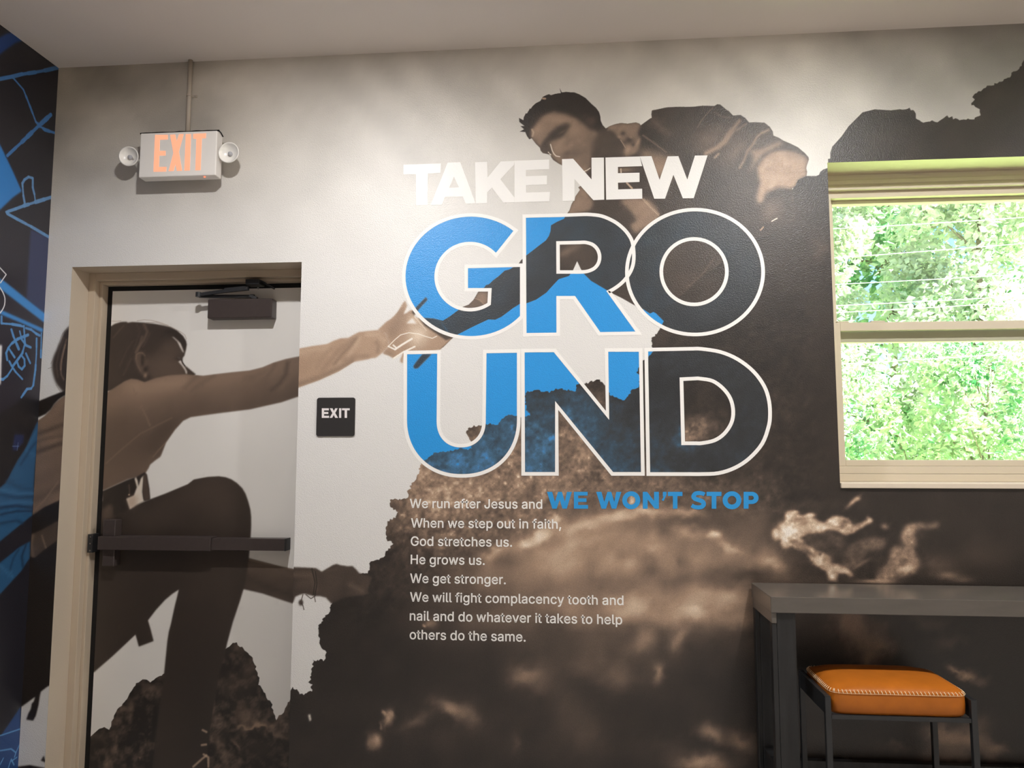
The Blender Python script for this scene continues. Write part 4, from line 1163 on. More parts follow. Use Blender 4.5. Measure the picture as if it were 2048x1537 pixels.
    dashed(L1((215, 617), (340, 598), (430, 582), (560, 552)), 4.2, 18, .6, cl)
    dashed(L1((120, 645), (225, 765)), 3.6, 30, 1, cl)
    dashed(L1((225, 765), (255, 840), (290, 930), (345, 1075), (375, 1105)), 3.4, 9, 3, cl)
    dashed(L1((490, 1005), (375, 1110), (230, 1250), (70, 1400)), 5, 8, 2.2, cl)
    dashed(L1((375, 1110), (430, 1150), (530, 1182)), 4, 14, .6, cl)
    cv.dab(375 / 4.8, 1107 / 4.8 + 20, 4, 4, 0, cl, .95, None, 2)
    dashed(L2((495, 262), (420, 285), (340, 310), (230, 345)), 4.4, 10, 2.0)
    dashed(L2((230, 345), (150, 375), (60, 405)), 4.4, 12, 2.5)
    dashed(L2((240, 330), (225, 250), (215, 130), (235, 95), (275, 68), (315, 80), (315, 170), (330, 230), (340, 300)), 3.4, 18, .6)
    dashed(L2((70, 420), (160, 470), (300, 545), (470, 645)), 4.4, 22, .4)
    b2 = c8(84, 142, 200)
    for p, w in ((L2((15, 1410), (15, 1475), (120, 1480), (200, 1495)), 3.4), (L3((20, 35), (120, 45), (230, 65)), 3.4), (L3((230, 60), (235, 150), (240, 230), (215, 320), (180, 370), (120, 450)), 3.6), (L3((250, 80), (300, 95), (350, 135), (380, 150)), 3.4), (L3((110, 95), (130, 160), (180, 280)), 4), (L3((270, 145), (170, 185), (110, 230), (80, 270), (60, 320), (70, 385)), 3.6),
                 (L3((85, 275), (140, 360)), 3.4), (L3((190, 110), (210, 190), (250, 245), (295, 265)), 3.4), (L3((205, 340), (235, 380), (238, 440), (210, 475), (180, 450), (165, 405)), 3.6), (L3((250, 325), (290, 415)), 3.8), (L3((90, 400), (110, 440), (150, 500), (215, 570)), 3.6), (L3((120, 465), (70, 540), (30, 572), (0, 570)), 3.8),
                 (L3((352, 180), (350, 330), (340, 480), (320, 630), (300, 660), (260, 665), (205, 745)), 3.4), (L3((398, 130), (392, 360)), 3.0)):
        dashed(p, w, 16, .8, b2)
    # outlined letters of the neighbouring headline
    wh = c8(226, 226, 230)
    cv.stroke(L2((-60, 890), (0, 940), (60, 1005), (5, 1085)), 1.7, wh, .4)
    cv.stroke(smooth(L2((0, 1130), (30, 1180), (48, 1240), (40, 1310), (5, 1370), (-40, 1400)), 4, False), 1.9, wh, .4)
    cv.fill(L3((-60, 235), (20, 245), (8, 620), (-60, 640)), wh, .3)
    return cv, lab[:-1, :-1]
# ---------------------------------------------------------------- letterforms of the small text: advance, outlines (thousandths of the type size)
GLYPH_SPACE = 188
GLYPHS = {
    ',': (194, '26,-130 59,81 151,81 92,-130'),
    '.': (194, '95,-14 84,-14 74,-11 64,-6 56,2 48,10 43,20 40,30 40,41 40,52 43,63 48,72 56,80 64,88 74,93 84,96 95,98 106,96 117,93 127,88 135,80 143,72 148,63 150,52 152,41 150,30 148,20 143,10 135,2 127,-6 117,-11 106,-14'),
    'G': (526, '269,-18 235,-15 202,-9 172,1 143,16 118,35 96,57 76,82 60,111 47,143 37,177 32,214 29,254 32,294 37,331 47,365 59,398 76,427 95,452 118,474 143,493 171,508 200,518 232,524 265,527 286,525 306,523 325,519 343,514 362,507 379,498 395,489 410,477 423,466 437,452 448,437 458,422 467,406 475,387 480,370 487,338 400,338 394,357 390,367 384,378 378,387 372,397 365,404 358,412 350,419 341,425 332,430 322,434 311,438 301,442 290,444 278,445 265,445 244,444 225,440 206,433 189,423 173,411 158,397 146,379 135,360 126,337 119,312 115,284 114,254 115,224 119,196 126,171 134,150 146,130 159,112 173,98 190,85 207,76 227,69 247,64 269,64 289,64 307,67 324,73 340,80 354,89 367,100 378,113 387,128 394,145 400,163 404,181 405,214 455,197 272,188 272,266 488,266 488,200 486,169 481,139 473,111 460,86 444,63 426,42 405,25 382,10 356,-2 328,-10 299,-15'),
    'H': (523, '49,-10 49,520 136,520 136,300 382,300 382,520 468,520 468,-10 382,-10 382,222 136,222 136,-10'),
    'J': (402, '185,-18 151,-14 121,-7 92,6 68,25 48,49 34,77 26,109 22,145 22,184 108,184 108,145 109,125 114,107 120,93 130,81 140,73 153,66 168,61 185,61 202,61 216,66 229,73 240,81 249,93 256,107 260,125 262,145 262,520 347,520 347,145 344,109 336,77 322,49 301,25 277,6 250,-7 219,-14'),
    'W': (692, '147,-10 2,520 90,520 173,198 176,186 180,174 183,160 185,147 188,135 191,122 194,109 197,96 199,82 202,69 205,55 209,30 176,30 182,55 184,69 187,82 190,96 193,109 195,122 198,135 201,147 204,161 208,174 211,185 214,199 298,520 388,520 472,199 475,185 478,173 481,160 484,147 487,135 490,122 493,109 496,96 499,82 502,69 504,55 510,30 475,30 481,55 483,69 486,82 489,96 492,109 494,122 497,135 500,147 503,161 507,174 510,185 513,198 595,520 684,520 538,-10 447,-10 358,320 353,336 349,354 345,371 341,389 337,408 334,429 330,450 324,486 363,486 356,451 352,431 349,411 345,393 341,375 337,357 333,338 328,320 238,-11'),
    'a': (395, '160,-20 141,-18 124,-15 107,-11 90,-5 74,3 61,14 49,25 39,39 30,54 25,70 21,88 19,108 21,124 24,141 28,154 34,166 42,178 51,187 61,196 73,202 85,209 97,213 109,217 123,221 136,223 150,226 163,228 177,230 193,232 208,234 221,235 233,237 242,238 249,240 255,242 260,244 262,246 264,248 265,251 266,256 266,257 265,267 263,277 261,285 258,292 254,298 249,303 242,308 235,313 227,316 218,319 207,320 196,320 184,320 173,319 162,316 153,312 145,309 138,304 131,299 126,294 120,287 116,282 112,276 106,261 27,284 39,313 48,328 59,342 72,354 85,364 99,373 114,380 130,385 146,389 161,392 178,394 194,394 204,394 216,393 229,392 242,389 254,386 267,382 280,376 292,369 303,361 314,350 324,339 331,325 339,310 343,292 346,273 348,251 348,-10 266,-10 266,41 279,41 278,40 272,31 266,25 259,18 251,10 242,3 231,-3 219,-9 206,-13 192,-16 177,-18|170,56 186,56 200,59 212,63 223,68 233,74 241,82 249,90 254,98 259,108 262,118 265,128 266,138 266,171 279,179 275,177 269,174 262,172 255,170 248,169 241,167 232,166 225,165 218,163 209,162 201,161 194,160 187,158 182,158 177,158 167,156 156,154 147,152 138,149 130,146 123,141 116,137 111,132 107,127 105,121 103,113 103,104 103,96 104,91 107,84 111,78 114,74 120,70 126,65 134,62 142,59 151,57 160,56'),
    'c': (402, '207,-19 181,-17 156,-12 133,-4 111,7 91,22 74,39 59,58 47,80 36,105 30,131 26,158 23,187 26,217 30,245 36,271 47,296 59,318 74,337 91,354 111,369 133,381 156,388 181,393 207,394 221,394 236,393 249,390 263,387 276,383 289,377 300,371 311,365 322,357 331,348 340,339 348,328 356,318 362,306 368,293 376,270 296,249 291,265 289,271 285,277 281,283 278,289 273,294 269,298 264,303 258,306 252,310 246,312 239,315 231,317 225,318 216,318 207,319 191,319 176,315 163,310 152,302 142,293 132,281 124,269 118,254 113,239 109,222 107,205 107,187 107,170 109,153 113,137 118,121 124,107 132,95 142,83 152,74 163,66 176,61 191,58 207,57 216,57 225,58 232,59 240,62 246,64 253,67 258,71 265,75 270,79 274,83 279,88 283,95 287,100 289,106 292,113 297,130 377,109 369,86 363,73 357,62 350,50 342,39 332,29 323,21 312,12 301,6 290,0 277,-6 264,-11 250,-14 237,-16 222,-19'),
    'd': (430, '195,-19 171,-17 148,-12 126,-5 105,7 87,21 71,38 57,58 45,80 36,105 29,131 25,159 23,189 25,219 29,247 36,273 45,297 57,319 71,339 88,355 106,370 127,381 148,388 172,393 196,394 214,394 230,391 244,388 258,382 269,376 279,368 287,361 295,353 301,344 306,337 312,331 312,330 300,330 300,520 382,520 382,-10 302,-10 302,48 313,48 312,47 307,40 301,33 295,24 287,16 279,9 269,1 257,-5 245,-11 229,-15 213,-17|205,58 220,58 233,61 245,66 257,73 267,82 276,92 284,105 289,119 295,135 299,152 301,170 301,189 301,209 299,227 295,244 290,259 284,273 276,285 268,295 257,304 246,311 234,315 219,319 205,319 189,319 175,315 162,310 151,303 140,294 133,284 124,271 118,257 113,242 109,225 107,208 107,189 107,171 109,153 113,136 119,121 124,106 132,94 142,83 152,74 163,66 175,61 189,58'),
    'e': (410, '212,-19 184,-17 158,-12 134,-4 112,7 91,22 74,39 59,58 47,80 36,105 30,130 25,158 23,187 25,216 29,244 36,270 46,295 58,317 73,336 90,354 109,368 131,380 154,388 179,393 205,394 222,394 238,392 254,389 270,384 284,378 300,370 314,359 326,349 339,336 350,321 359,304 367,286 373,266 378,244 380,220 382,194 382,158 64,158 64,232 358,227 301,183 299,219 297,235 293,251 288,265 282,277 275,288 266,298 257,305 246,311 234,316 221,319 205,319 190,319 176,316 164,311 152,304 142,296 133,287 125,276 118,265 113,253 109,239 107,225 106,211 106,178 107,158 110,141 114,125 120,110 127,98 136,87 146,78 156,70 169,65 182,60 196,57 212,57 223,57 232,58 241,60 251,63 258,66 265,70 271,74 278,80 284,87 288,94 293,101 300,117 379,99 370,73 362,58 353,45 343,32 331,21 317,10 303,2 287,-6 269,-11 251,-15 232,-17'),
    'f': (260, '239,390 239,316 -5,316 -5,390|70,-10 70,432 72,448 74,464 80,479 87,492 96,503 106,513 118,522 131,529 145,534 159,537 173,539 187,540 198,540 208,539 216,538 224,537 231,535 237,534 242,532 256,529 233,453 221,459 219,460 216,461 212,462 210,462 205,462 199,463 195,463 184,463 175,460 167,457 162,453 158,447 155,440 152,430 152,419 152,-10'),
    'g': (431, '207,-162 186,-160 166,-158 148,-154 131,-150 115,-144 100,-136 87,-127 75,-118 65,-108 56,-97 48,-85 37,-65 103,-28 114,-41 118,-46 124,-52 130,-59 135,-64 142,-69 150,-74 158,-78 168,-82 180,-85 193,-87 207,-87 228,-86 246,-82 262,-76 275,-67 287,-55 294,-43 300,-26 300,-6 300,58 312,58 311,56 307,50 301,43 295,34 287,26 278,20 268,12 256,6 244,1 229,-2 213,-6 195,-6 172,-4 149,0 128,7 108,18 88,31 72,46 58,65 46,85 36,109 29,134 25,162 23,191 25,221 29,248 36,274 45,297 57,320 72,339 88,355 106,370 127,381 149,388 172,393 196,394 214,394 230,392 246,388 258,382 270,376 280,368 288,361 296,353 302,344 307,337 312,331 314,330 302,330 302,390 382,390 382,-9 381,-33 377,-57 370,-78 359,-96 346,-111 330,-125 313,-136 295,-146 274,-152 253,-157 230,-160|205,70 221,70 234,73 247,78 258,84 268,92 277,101 284,112 290,125 295,140 299,156 302,173 302,193 302,211 299,229 295,245 290,260 284,273 276,285 268,296 258,303 246,310 234,315 220,319 205,319 190,319 175,315 163,310 151,304 142,295 132,284 124,272 119,258 113,243 109,227 107,211 107,193 107,174 109,157 113,141 119,127 125,113 132,102 141,93 151,85 163,78 175,73 189,70'),
    'h': (416, '124,227 124,-10 42,-10 42,520 124,520 124,276 86,276 103,317 115,338 129,356 146,371 164,381 184,389 206,393 227,395 247,393 266,390 284,386 300,378 315,368 329,356 341,342 350,326 358,307 363,287 366,265 368,240 368,-10 286,-10 286,235 285,254 280,272 274,286 265,297 254,306 242,313 227,318 210,318 198,318 186,316 176,312 166,308 156,302 149,296 141,287 135,278 131,268 127,254 124,242'),
    'i': (173, '42,-10 42,390 124,390 124,-10|84,432 73,434 64,436 54,440 47,448 40,455 34,464 32,473 30,483 32,493 34,503 40,512 47,520 54,526 63,531 73,533 84,535 94,533 104,531 113,526 121,520 128,512 133,503 136,493 136,483 136,473 132,463 128,455 122,448 113,440 103,436 94,434'),
    'k': (387, '102,118 100,222 117,222 280,390 379,387 188,188 181,188|42,-10 42,520 124,520 124,-10|289,-10 134,187 192,245 391,-9'),
    'l': (195, '139,-12 118,-11 98,-7 80,1 66,13 56,28 48,43 44,64 42,84 42,520 124,520 124,99 124,88 125,79 127,72 129,68 131,66 134,64 138,63 147,62 150,62 154,62 156,62 158,64 163,64 163,64 165,64 178,64 194,-5 178,-8 174,-9 169,-10 164,-11 157,-12 151,-12 145,-12'),
    'm': (616, '42,-10 42,390 122,390 122,284 94,284 102,314 109,328 116,340 124,353 134,363 145,371 155,379 168,386 180,390 192,394 206,396 219,396 241,395 261,390 279,381 294,369 307,353 318,336 326,317 335,284 297,284 307,312 313,326 320,338 329,350 340,361 351,369 363,378 377,385 391,390 405,393 421,395 437,397 454,395 470,393 487,388 502,381 516,373 529,361 540,348 550,333 558,317 563,298 566,277 568,255 568,-10 486,-10 486,253 484,271 480,285 474,296 466,305 455,312 444,316 432,319 419,320 407,320 398,318 388,314 379,311 372,306 366,300 359,293 354,285 351,277 348,268 346,258 346,247 346,-10 264,-10 264,260 263,273 259,284 253,295 246,303 236,311 226,316 214,319 199,320 189,320 181,318 172,315 163,311 154,305 147,299 140,292 135,284 131,274 127,263 124,252 124,238 124,-10'),
    'n': (416, '124,227 124,-10 42,-10 42,390 122,390 122,276 86,276 103,317 115,338 129,356 146,371 164,381 184,389 206,393 227,395 247,393 266,390 284,386 300,378 315,368 329,356 341,342 350,326 358,307 363,287 366,265 368,240 368,-10 286,-10 286,235 285,254 280,272 274,286 265,297 254,306 242,313 227,318 210,318 198,318 186,316 176,312 166,308 156,302 149,296 141,287 135,278 131,268 127,254 124,242'),
    'o': (421, '207,-19 181,-17 156,-12 133,-4 111,7 91,22 74,39 59,58 47,80 36,105 30,131 26,158 23,187 26,217 30,245 36,271 47,296 59,318 74,337 91,354 111,369 133,381 156,388 181,393 207,395 234,393 259,388 282,381 305,369 324,354 341,337 356,318 368,296 379,272 386,245 390,217 392,187 390,158 386,131 379,104 368,80 356,58 341,39 324,22 305,7 282,-4 259,-12 234,-17|207,57 224,58 239,61 252,66 264,74 274,83 283,95 291,107 297,121 302,137 306,153 308,170 308,187 308,205 306,222 302,239 297,254 291,269 283,281 274,293 264,302 252,310 239,315 224,319 207,319 191,319 176,315 163,310 152,302 142,293 132,281 124,269 118,254 113,239 109,222 107,205 107,187 107,170 109,153 113,137 118,121 124,107 132,95 142,83 152,74 163,66 176,61 191,58'),
    'p': (430, '42,-154 42,390 122,390 122,330 112,330 113,331 117,337 123,344 129,353 137,361 145,368 155,376 166,382 180,388 195,391 211,394 229,394 253,393 277,388 298,381 319,370 337,355 353,339 368,319 380,297 389,273 395,247 399,219 401,189 399,159 395,131 389,105 380,80 368,58 354,38 337,21 319,7 298,-5 277,-12 253,-17 229,-19 212,-17 196,-15 180,-11 168,-5 156,1 146,9 138,16 130,24 124,33 118,40 113,47 112,48 124,48 124,-154|220,58 236,58 250,61 262,66 272,74 284,83 292,94 300,106 306,121 311,136 315,153 317,171 317,189 317,208 315,225 311,242 306,257 300,271 292,284 284,294 274,303 262,310 250,315 235,319 220,319 205,319 191,315 179,310 167,304 157,295 148,285 141,273 135,259 130,244 126,227 124,209 124,189 124,170 126,152 130,135 135,119 141,105 149,92 157,83 168,73 179,66 191,61 205,58'),
    'r': (265, '42,-10 42,390 122,390 122,332 109,332 113,340 122,353 133,366 146,376 162,385 178,390 194,394 213,396 217,396 221,396 226,396 230,394 254,394 251,303 238,312 238,312 234,314 229,314 223,314 218,314 212,316 207,316 195,315 185,313 173,309 164,305 155,301 147,293 140,286 135,279 131,269 127,259 124,249 124,237 124,-10'),
    's': (371, '182,-19 162,-17 144,-15 126,-12 108,-7 93,1 78,9 65,19 54,31 44,44 35,59 30,75 23,102 101,119 109,96 114,85 121,76 130,69 140,64 153,59 166,56 181,56 199,56 214,60 228,65 238,71 247,78 253,86 257,94 257,103 257,110 255,117 252,123 247,128 240,133 233,137 222,141 209,145 146,160 121,167 99,177 81,187 64,201 52,216 43,233 38,253 36,274 38,291 41,308 48,324 57,338 68,350 80,362 95,372 111,380 128,387 147,391 166,394 187,394 207,394 225,391 242,388 258,382 272,375 285,366 297,357 307,346 316,334 323,321 329,307 338,283 261,265 254,283 249,292 243,300 236,308 227,314 216,318 203,321 187,322 172,322 159,319 148,315 137,308 129,301 123,294 120,287 120,277 120,269 122,262 125,257 131,251 138,246 148,242 160,237 175,233 232,219 257,212 280,203 298,191 313,178 326,164 335,146 340,127 342,107 340,88 336,72 330,56 320,41 310,28 296,16 281,6 264,-4 245,-10 225,-15 204,-17'),
    't': (233, '214,390 214,316 -5,316 -5,390|54,482 136,482 136,98 137,87 138,79 141,73 144,68 147,65 153,63 161,61 170,61 173,61 176,61 180,62 184,62 189,62 193,62 195,63 210,67 225,-4 211,-10 205,-11 200,-12 193,-13 187,-13 181,-14 174,-14 168,-14 143,-13 122,-8 102,1 85,13 71,29 62,48 57,69 54,93'),
    'u': (416, '182,-16 163,-14 144,-11 126,-6 110,2 95,12 81,24 69,38 60,54 52,73 47,93 44,115 42,139 42,390 124,390 124,144 125,124 129,109 136,94 145,82 156,73 168,66 183,62 200,61 212,61 224,63 234,67 244,71 252,77 261,84 268,92 274,102 279,113 283,124 285,138 286,153 286,390 368,390 368,-10 288,-10 288,102 323,102 307,63 295,41 280,23 263,8 245,-2 225,-10 204,-14'),
    'v': (395, '156,-10 2,390 91,390 175,159 181,141 187,124 192,107 197,90 201,73 206,56 211,40 220,10 170,11 179,40 184,56 188,73 193,90 197,107 203,124 208,141 214,159 298,390 386,390 233,-11'),
    'w': (573, '130,-10 9,390 95,390 143,217 148,199 153,180 159,160 164,139 169,117 175,93 180,69 188,30 152,30 160,68 165,92 170,115 176,138 181,158 186,179 191,198 196,217 244,390 324,390 372,217 376,198 381,179 386,160 392,139 397,116 402,93 407,69 415,30 378,31 387,68 392,92 398,115 403,137 408,158 413,179 419,198 424,217 472,390 559,390 437,-10 360,-10 309,169 305,182 302,195 298,209 295,222 291,236 287,249 284,264 281,278 277,293 274,306 270,321 264,349 305,349 297,321 294,306 290,293 287,278 283,263 280,249 276,235 273,222 269,208 265,195 262,182 258,169 207,-10'),
    'y': (395, '34,-147 53,-75 73,-77 82,-79 89,-80 95,-80 102,-79 107,-77 113,-75 117,-72 122,-67 127,-61 132,-53 136,-44 141,-32 152,-1 2,390 91,390 175,159 181,141 187,124 192,107 197,90 201,73 206,56 211,40 220,10 171,10 178,40 183,56 188,73 192,90 197,107 202,124 208,141 214,159 298,390 386,390 214,-62 207,-77 200,-90 193,-103 185,-114 175,-124 165,-132 155,-139 143,-146 131,-150 119,-153 105,-156 91,-156 84,-156 76,-156 69,-154 63,-153 57,-152 51,-151 48,-150'),
}
# ================================================================ materials
M_WALLPAINT = mat('greige_wall_paint', rgb(196, 182, 164), .55, .4, bump=(160, .12, .004))
M_FRAME = mat('greige_enamel', rgb(190, 174, 154), .42, .45)
M_CEIL = mat('ceiling_paint', rgb(228, 219, 212), .75, .25, bump=(120, .08, .004))
M_FLOOR = mat('pale_plank_floor', rgb(176, 171, 166), .45, .4, noise=(3, .22, (1, 9, 1)))
M_ROOM = mat('room_wall_paint', rgb(196, 188, 178), .7, .3, bump=(120, .08, .004))
M_BLACKTRIM = mat('black_trim_paint', rgb(34, 33, 34), .42, .4, noise=(40, .15))
M_BRONZE = mat('dark_bronze_coating', rgb(66, 57, 55), .38, .5, noise=(60, .06))
M_BLACKMETAL = mat('black_powder_coat', rgb(40, 40, 42), .42, .45, bump=(500, .08, .001))
M_RUBBER = mat('black_door_seal', rgb(22, 21, 21), .6, .3)
M_STEEL = mat('steel_screw', rgb(150, 148, 146), .3, .5, metal=1.0)
M_WHITEPLASTIC = mat('white_moulded_plastic', rgb(226, 221, 216), .38, .45)
M_LAMP_DISH = mat('white_lamp_dish', rgb(232, 228, 222), .25, .5, coat=.4)
M_LAMP_BULB = mat('clear_lamp_bulb', rgb(168, 168, 172), .12, .6)
M_PIPE = mat('painted_conduit', rgb(176, 164, 150), .45, .4)
M_WHITEVINYL = mat('white_print_ink', rgb(243, 240, 237), .42, .5, bump=(190, .12, .004))
M_BLUEVINYL = mat('blue_print_ink', rgb(40, 148, 216), .42, .5, bump=(190, .12, .004))
M_SIGNBLACK = mat('black_engraved_plastic', rgb(52, 50, 50), .35, .45)
M_SIGNWHITE = mat('white_raised_lettering', rgb(234, 228, 228), .4, .4)
M_VINYLFRAME = mat('almond_window_vinyl', rgb(206, 194, 174), .4, .45)
M_SILL = mat('almond_window_sill', rgb(216, 202, 184), .32, .5)
M_COUNTER = mat('taupe_counter_laminate', rgb(92, 86, 80), .22, .5, noise=(6, .08, (1, 4, 4)))
M_BLACKWOOD = mat('black_stained_wood', rgb(32, 32, 33), .45, .45, noise=(9, .35, (6, 6, .6)), bump=(60, .15, .003))
M_LEATHER = mat('tan_leather', rgb(174, 98, 28), .42, .28, noise=(14, .10), bump=(320, .10, .002))
M_THREAD = mat('cream_thread', rgb(232, 206, 170), .7, .3)
M_STOOLMETAL = mat('black_stool_tube', rgb(36, 37, 39), .4, .5, noise=(40, .10))
M_LAWN = mat('sunlit_lawn', rgb(164, 192, 128), .9, .2, noise=(9, .35))
M_BARK = mat('tree_bark', rgb(150, 136, 124), .8, .2, noise=(12, .3, (4, 4, 1)))
M_CABLE = mat('weathered_cable', rgb(196, 206, 210), .5, .4)
M_STUCCO = mat('exterior_wall_stucco', rgb(190, 184, 172), .8, .2, noise=(6, .08))


def emit_mat(name, color, strength):
    m = bpy.data.materials.new(name)
    m.use_nodes = True
    b = m.node_tree.nodes['Principled BSDF']
    b.inputs['Base Color'].default_value = (color[0] * .12, color[1] * .06, color[2] * .05, 1)
    b.inputs['Emission Color'].default_value = color
    b.inputs['Emission Strength'].default_value = strength
    return m


def glass_mat(name):
    """Clear pane: lets light straight through and mirrors a little at grazing angles."""
    m = bpy.data.materials.new(name)
    m.use_nodes = True
    nt = m.node_tree
    for n in list(nt.nodes):
        nt.nodes.remove(n)
    out = nt.nodes.new('ShaderNodeOutputMaterial')
    mix = nt.nodes.new('ShaderNodeMixShader')
    tr = nt.nodes.new('ShaderNodeBsdfTransparent')
    tr.inputs[0].default_value = (.96, .985, .97, 1)
    gl = nt.nodes.new('ShaderNodeBsdfGlossy')
    gl.inputs['Roughness'].default_value = .02
    lw = nt.nodes.new('ShaderNodeLayerWeight')
    pw = nt.nodes.new('ShaderNodeMath')
    pw.operation = 'POWER'
    pw.inputs[1].default_value = 5.0
    ma = nt.nodes.new('ShaderNodeMath')
    ma.operation = 'MULTIPLY_ADD'
    ma.inputs[1].default_value = .8
    ma.inputs[2].default_value = .035
    nt.links.new(lw.outputs['Facing'], pw.inputs[0])
    nt.links.new(pw.outputs[0], ma.inputs[0])
    nt.links.new(ma.outputs[0], mix.inputs[0])
    nt.links.new(tr.outputs[0], mix.inputs[1])
    nt.links.new(gl.outputs[0], mix.inputs[2])
    nt.links.new(mix.outputs[0], out.inputs[0])
    return m


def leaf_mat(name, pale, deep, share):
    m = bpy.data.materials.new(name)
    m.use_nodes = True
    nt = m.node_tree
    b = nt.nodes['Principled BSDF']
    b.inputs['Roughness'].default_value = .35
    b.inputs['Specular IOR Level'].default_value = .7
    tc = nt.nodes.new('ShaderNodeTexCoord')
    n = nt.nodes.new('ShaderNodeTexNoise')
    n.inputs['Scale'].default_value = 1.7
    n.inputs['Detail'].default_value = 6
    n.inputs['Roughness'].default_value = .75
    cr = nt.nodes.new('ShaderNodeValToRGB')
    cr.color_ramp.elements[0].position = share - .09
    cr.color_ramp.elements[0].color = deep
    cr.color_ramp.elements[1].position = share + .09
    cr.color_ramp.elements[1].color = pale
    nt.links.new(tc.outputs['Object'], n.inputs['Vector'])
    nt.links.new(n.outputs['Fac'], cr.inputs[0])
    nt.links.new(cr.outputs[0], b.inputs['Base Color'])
    tl = nt.nodes.new('ShaderNodeBsdfTranslucent')
    nt.links.new(cr.outputs[0], tl.inputs[0])
    mx = nt.nodes.new('ShaderNodeMixShader')
    mx.inputs[0].default_value = .3
    out = nt.nodes['Material Output']
    nt.links.new(b.outputs[0], mx.inputs[1])
    nt.links.new(tl.outputs[0], mx.inputs[2])
    nt.links.new(mx.outputs[0], out.inputs[0])
    return m


M_EXIT = emit_mat('lit_red_exit_face', rgb(255, 170, 134), 1.12)
M_LED = emit_mat('red_pilot_light', rgb(255, 90, 60), 4.0)
M_GLASS = glass_mat('window_glass')
P_SKY = print_mat('printed_sky_ink')
P_ROCK = print_mat('printed_rock_ink', grain=.16)
P_MAN = print_mat('printed_man_ink', grain=.06)
P_WOMAN = print_mat('printed_woman_ink', grain=.05)
P_LETTER = print_mat('printed_letter_ink', grain=.05)
P_DOOR = print_mat('door_wrap_ink', rough=.45, bump=.03)
P_SIDE = print_mat('side_wall_ink', rough=.42, bump=.12)

# ================================================================ the room
def structure(name, bm, m):
    o = from_bm(name, bm, m)
    o['kind'] = 'structure'
    return o


bm = bmesh.new()
X0, X1 = ROOM_X0, ROOM_X1
for b in ((X0 - .2, DOOR_X0, FLOOR, CEIL), (DOOR_X0, DOOR_X1, DOOR_Z, CEIL), (DOOR_X1, WIN_X0, FLOOR, CEIL), (WIN_X0, WIN_X1, FLOOR, WIN_Z0), (WIN_X0, WIN_X1, WIN_Z1, CEIL), (WIN_X1, X1 + .2, FLOOR, CEIL)):
    box(bm, b[0], b[1], 0.0, WALL_T, b[2], b[3])
structure('wall_back', bm, M_WALLPAINT)
bm = box(bmesh.new(), X0 - .2, X0 - .0016, ROOM_Y1, -.0002, FLOOR, CEIL)
structure('wall_left', bm, M_BLACKTRIM)
bm = box(bmesh.new(), X1, X1 + .2, ROOM_Y1, -.0002, FLOOR, CEIL)
structure('wall_right', bm, M_ROOM)
bm = box(bmesh.new(), X0 - .2, X1 + .2, ROOM_Y1 - .2, ROOM_Y1, FLOOR, CEIL)
structure('wall_rear', bm, M_ROOM)
bm = box(bmesh.new(), X0 - .2, X1 + .2, ROOM_Y1 - .2, WALL_T, CEIL, CEIL + .25)
structure('ceiling', bm, M_CEIL)
bm = box(bmesh.new(), X0 - .2, X1 + .2, ROOM_Y1 - .2, WALL_T, FLOOR - .1, FLOOR)
structure('floor', bm, M_FLOOR)
bm = box(bmesh.new(), DOOR_X1 + .002, X1, -.014, -.0015, FLOOR, FLOOR + .10, .003)
structure('baseboard_back', bm, M_BLACKTRIM)

# ================================================================ mural
mural = thing('wall_mural', 'floor-to-ceiling sepia photo mural of climbers reaching hands on the door wall', 'mural', (0, -.001, FLOOR))
cv, lab = paint_wall()
names = {0: 'printed_sky', 1: 'printed_man', 2: 'printed_woman', 3: 'printed_rocks', 4: 'printed_arm', 5: 'printed_hand'}
mats = {0: P_SKY, 1: P_MAN, 2: P_WOMAN, 3: P_ROCK, 4: P_WOMAN, 5: P_WOMAN}
for i in range(6):
    names[10 + i] = 'headline_letter'
    mats[10 + i] = P_LETTER
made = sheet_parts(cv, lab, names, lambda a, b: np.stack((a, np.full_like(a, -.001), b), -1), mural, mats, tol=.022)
for k, lb in ((0, 'pale printed cloud sky'), (1, 'printed man in a jacket leaning down'), (2, 'printed back and hair of the climbing woman'), (3, 'printed sunlit and shaded rocks'), (4, 'printed sleeve and the two clasping hands'), (5, 'printed hand with bracelet gripping the rock')):
    made[k]['label'] = lb
for i, ch in enumerate('GROUND'):
    made[10 + i]['label'] = 'see-through blue letter ' + ch


def flat_outline(name, loops, m, parent, y=-.0016, to=None):
    """Loops of photograph points, filled even-odd, lying on the wall at distance y."""
    to = to or (lambda p: Vector((flat_wall(p)[0], y, flat_wall(p)[1])))
    L = [[Vector(to(p)) for p in lp] for lp in loops]
    allp = [v for lp in L for v in lp]
    tri = tessellate_polygon(L)
    me = bpy.data.meshes.new(name)
    fs = []
    for t in tri:
        a, b, c = (allp[i] for i in t)
        fs.append(t if (b - a).cross(c - a).y < 0 else t[::-1])
    me.from_pydata(allp, [], fs)
    return link_mesh(name, me, m, parent)


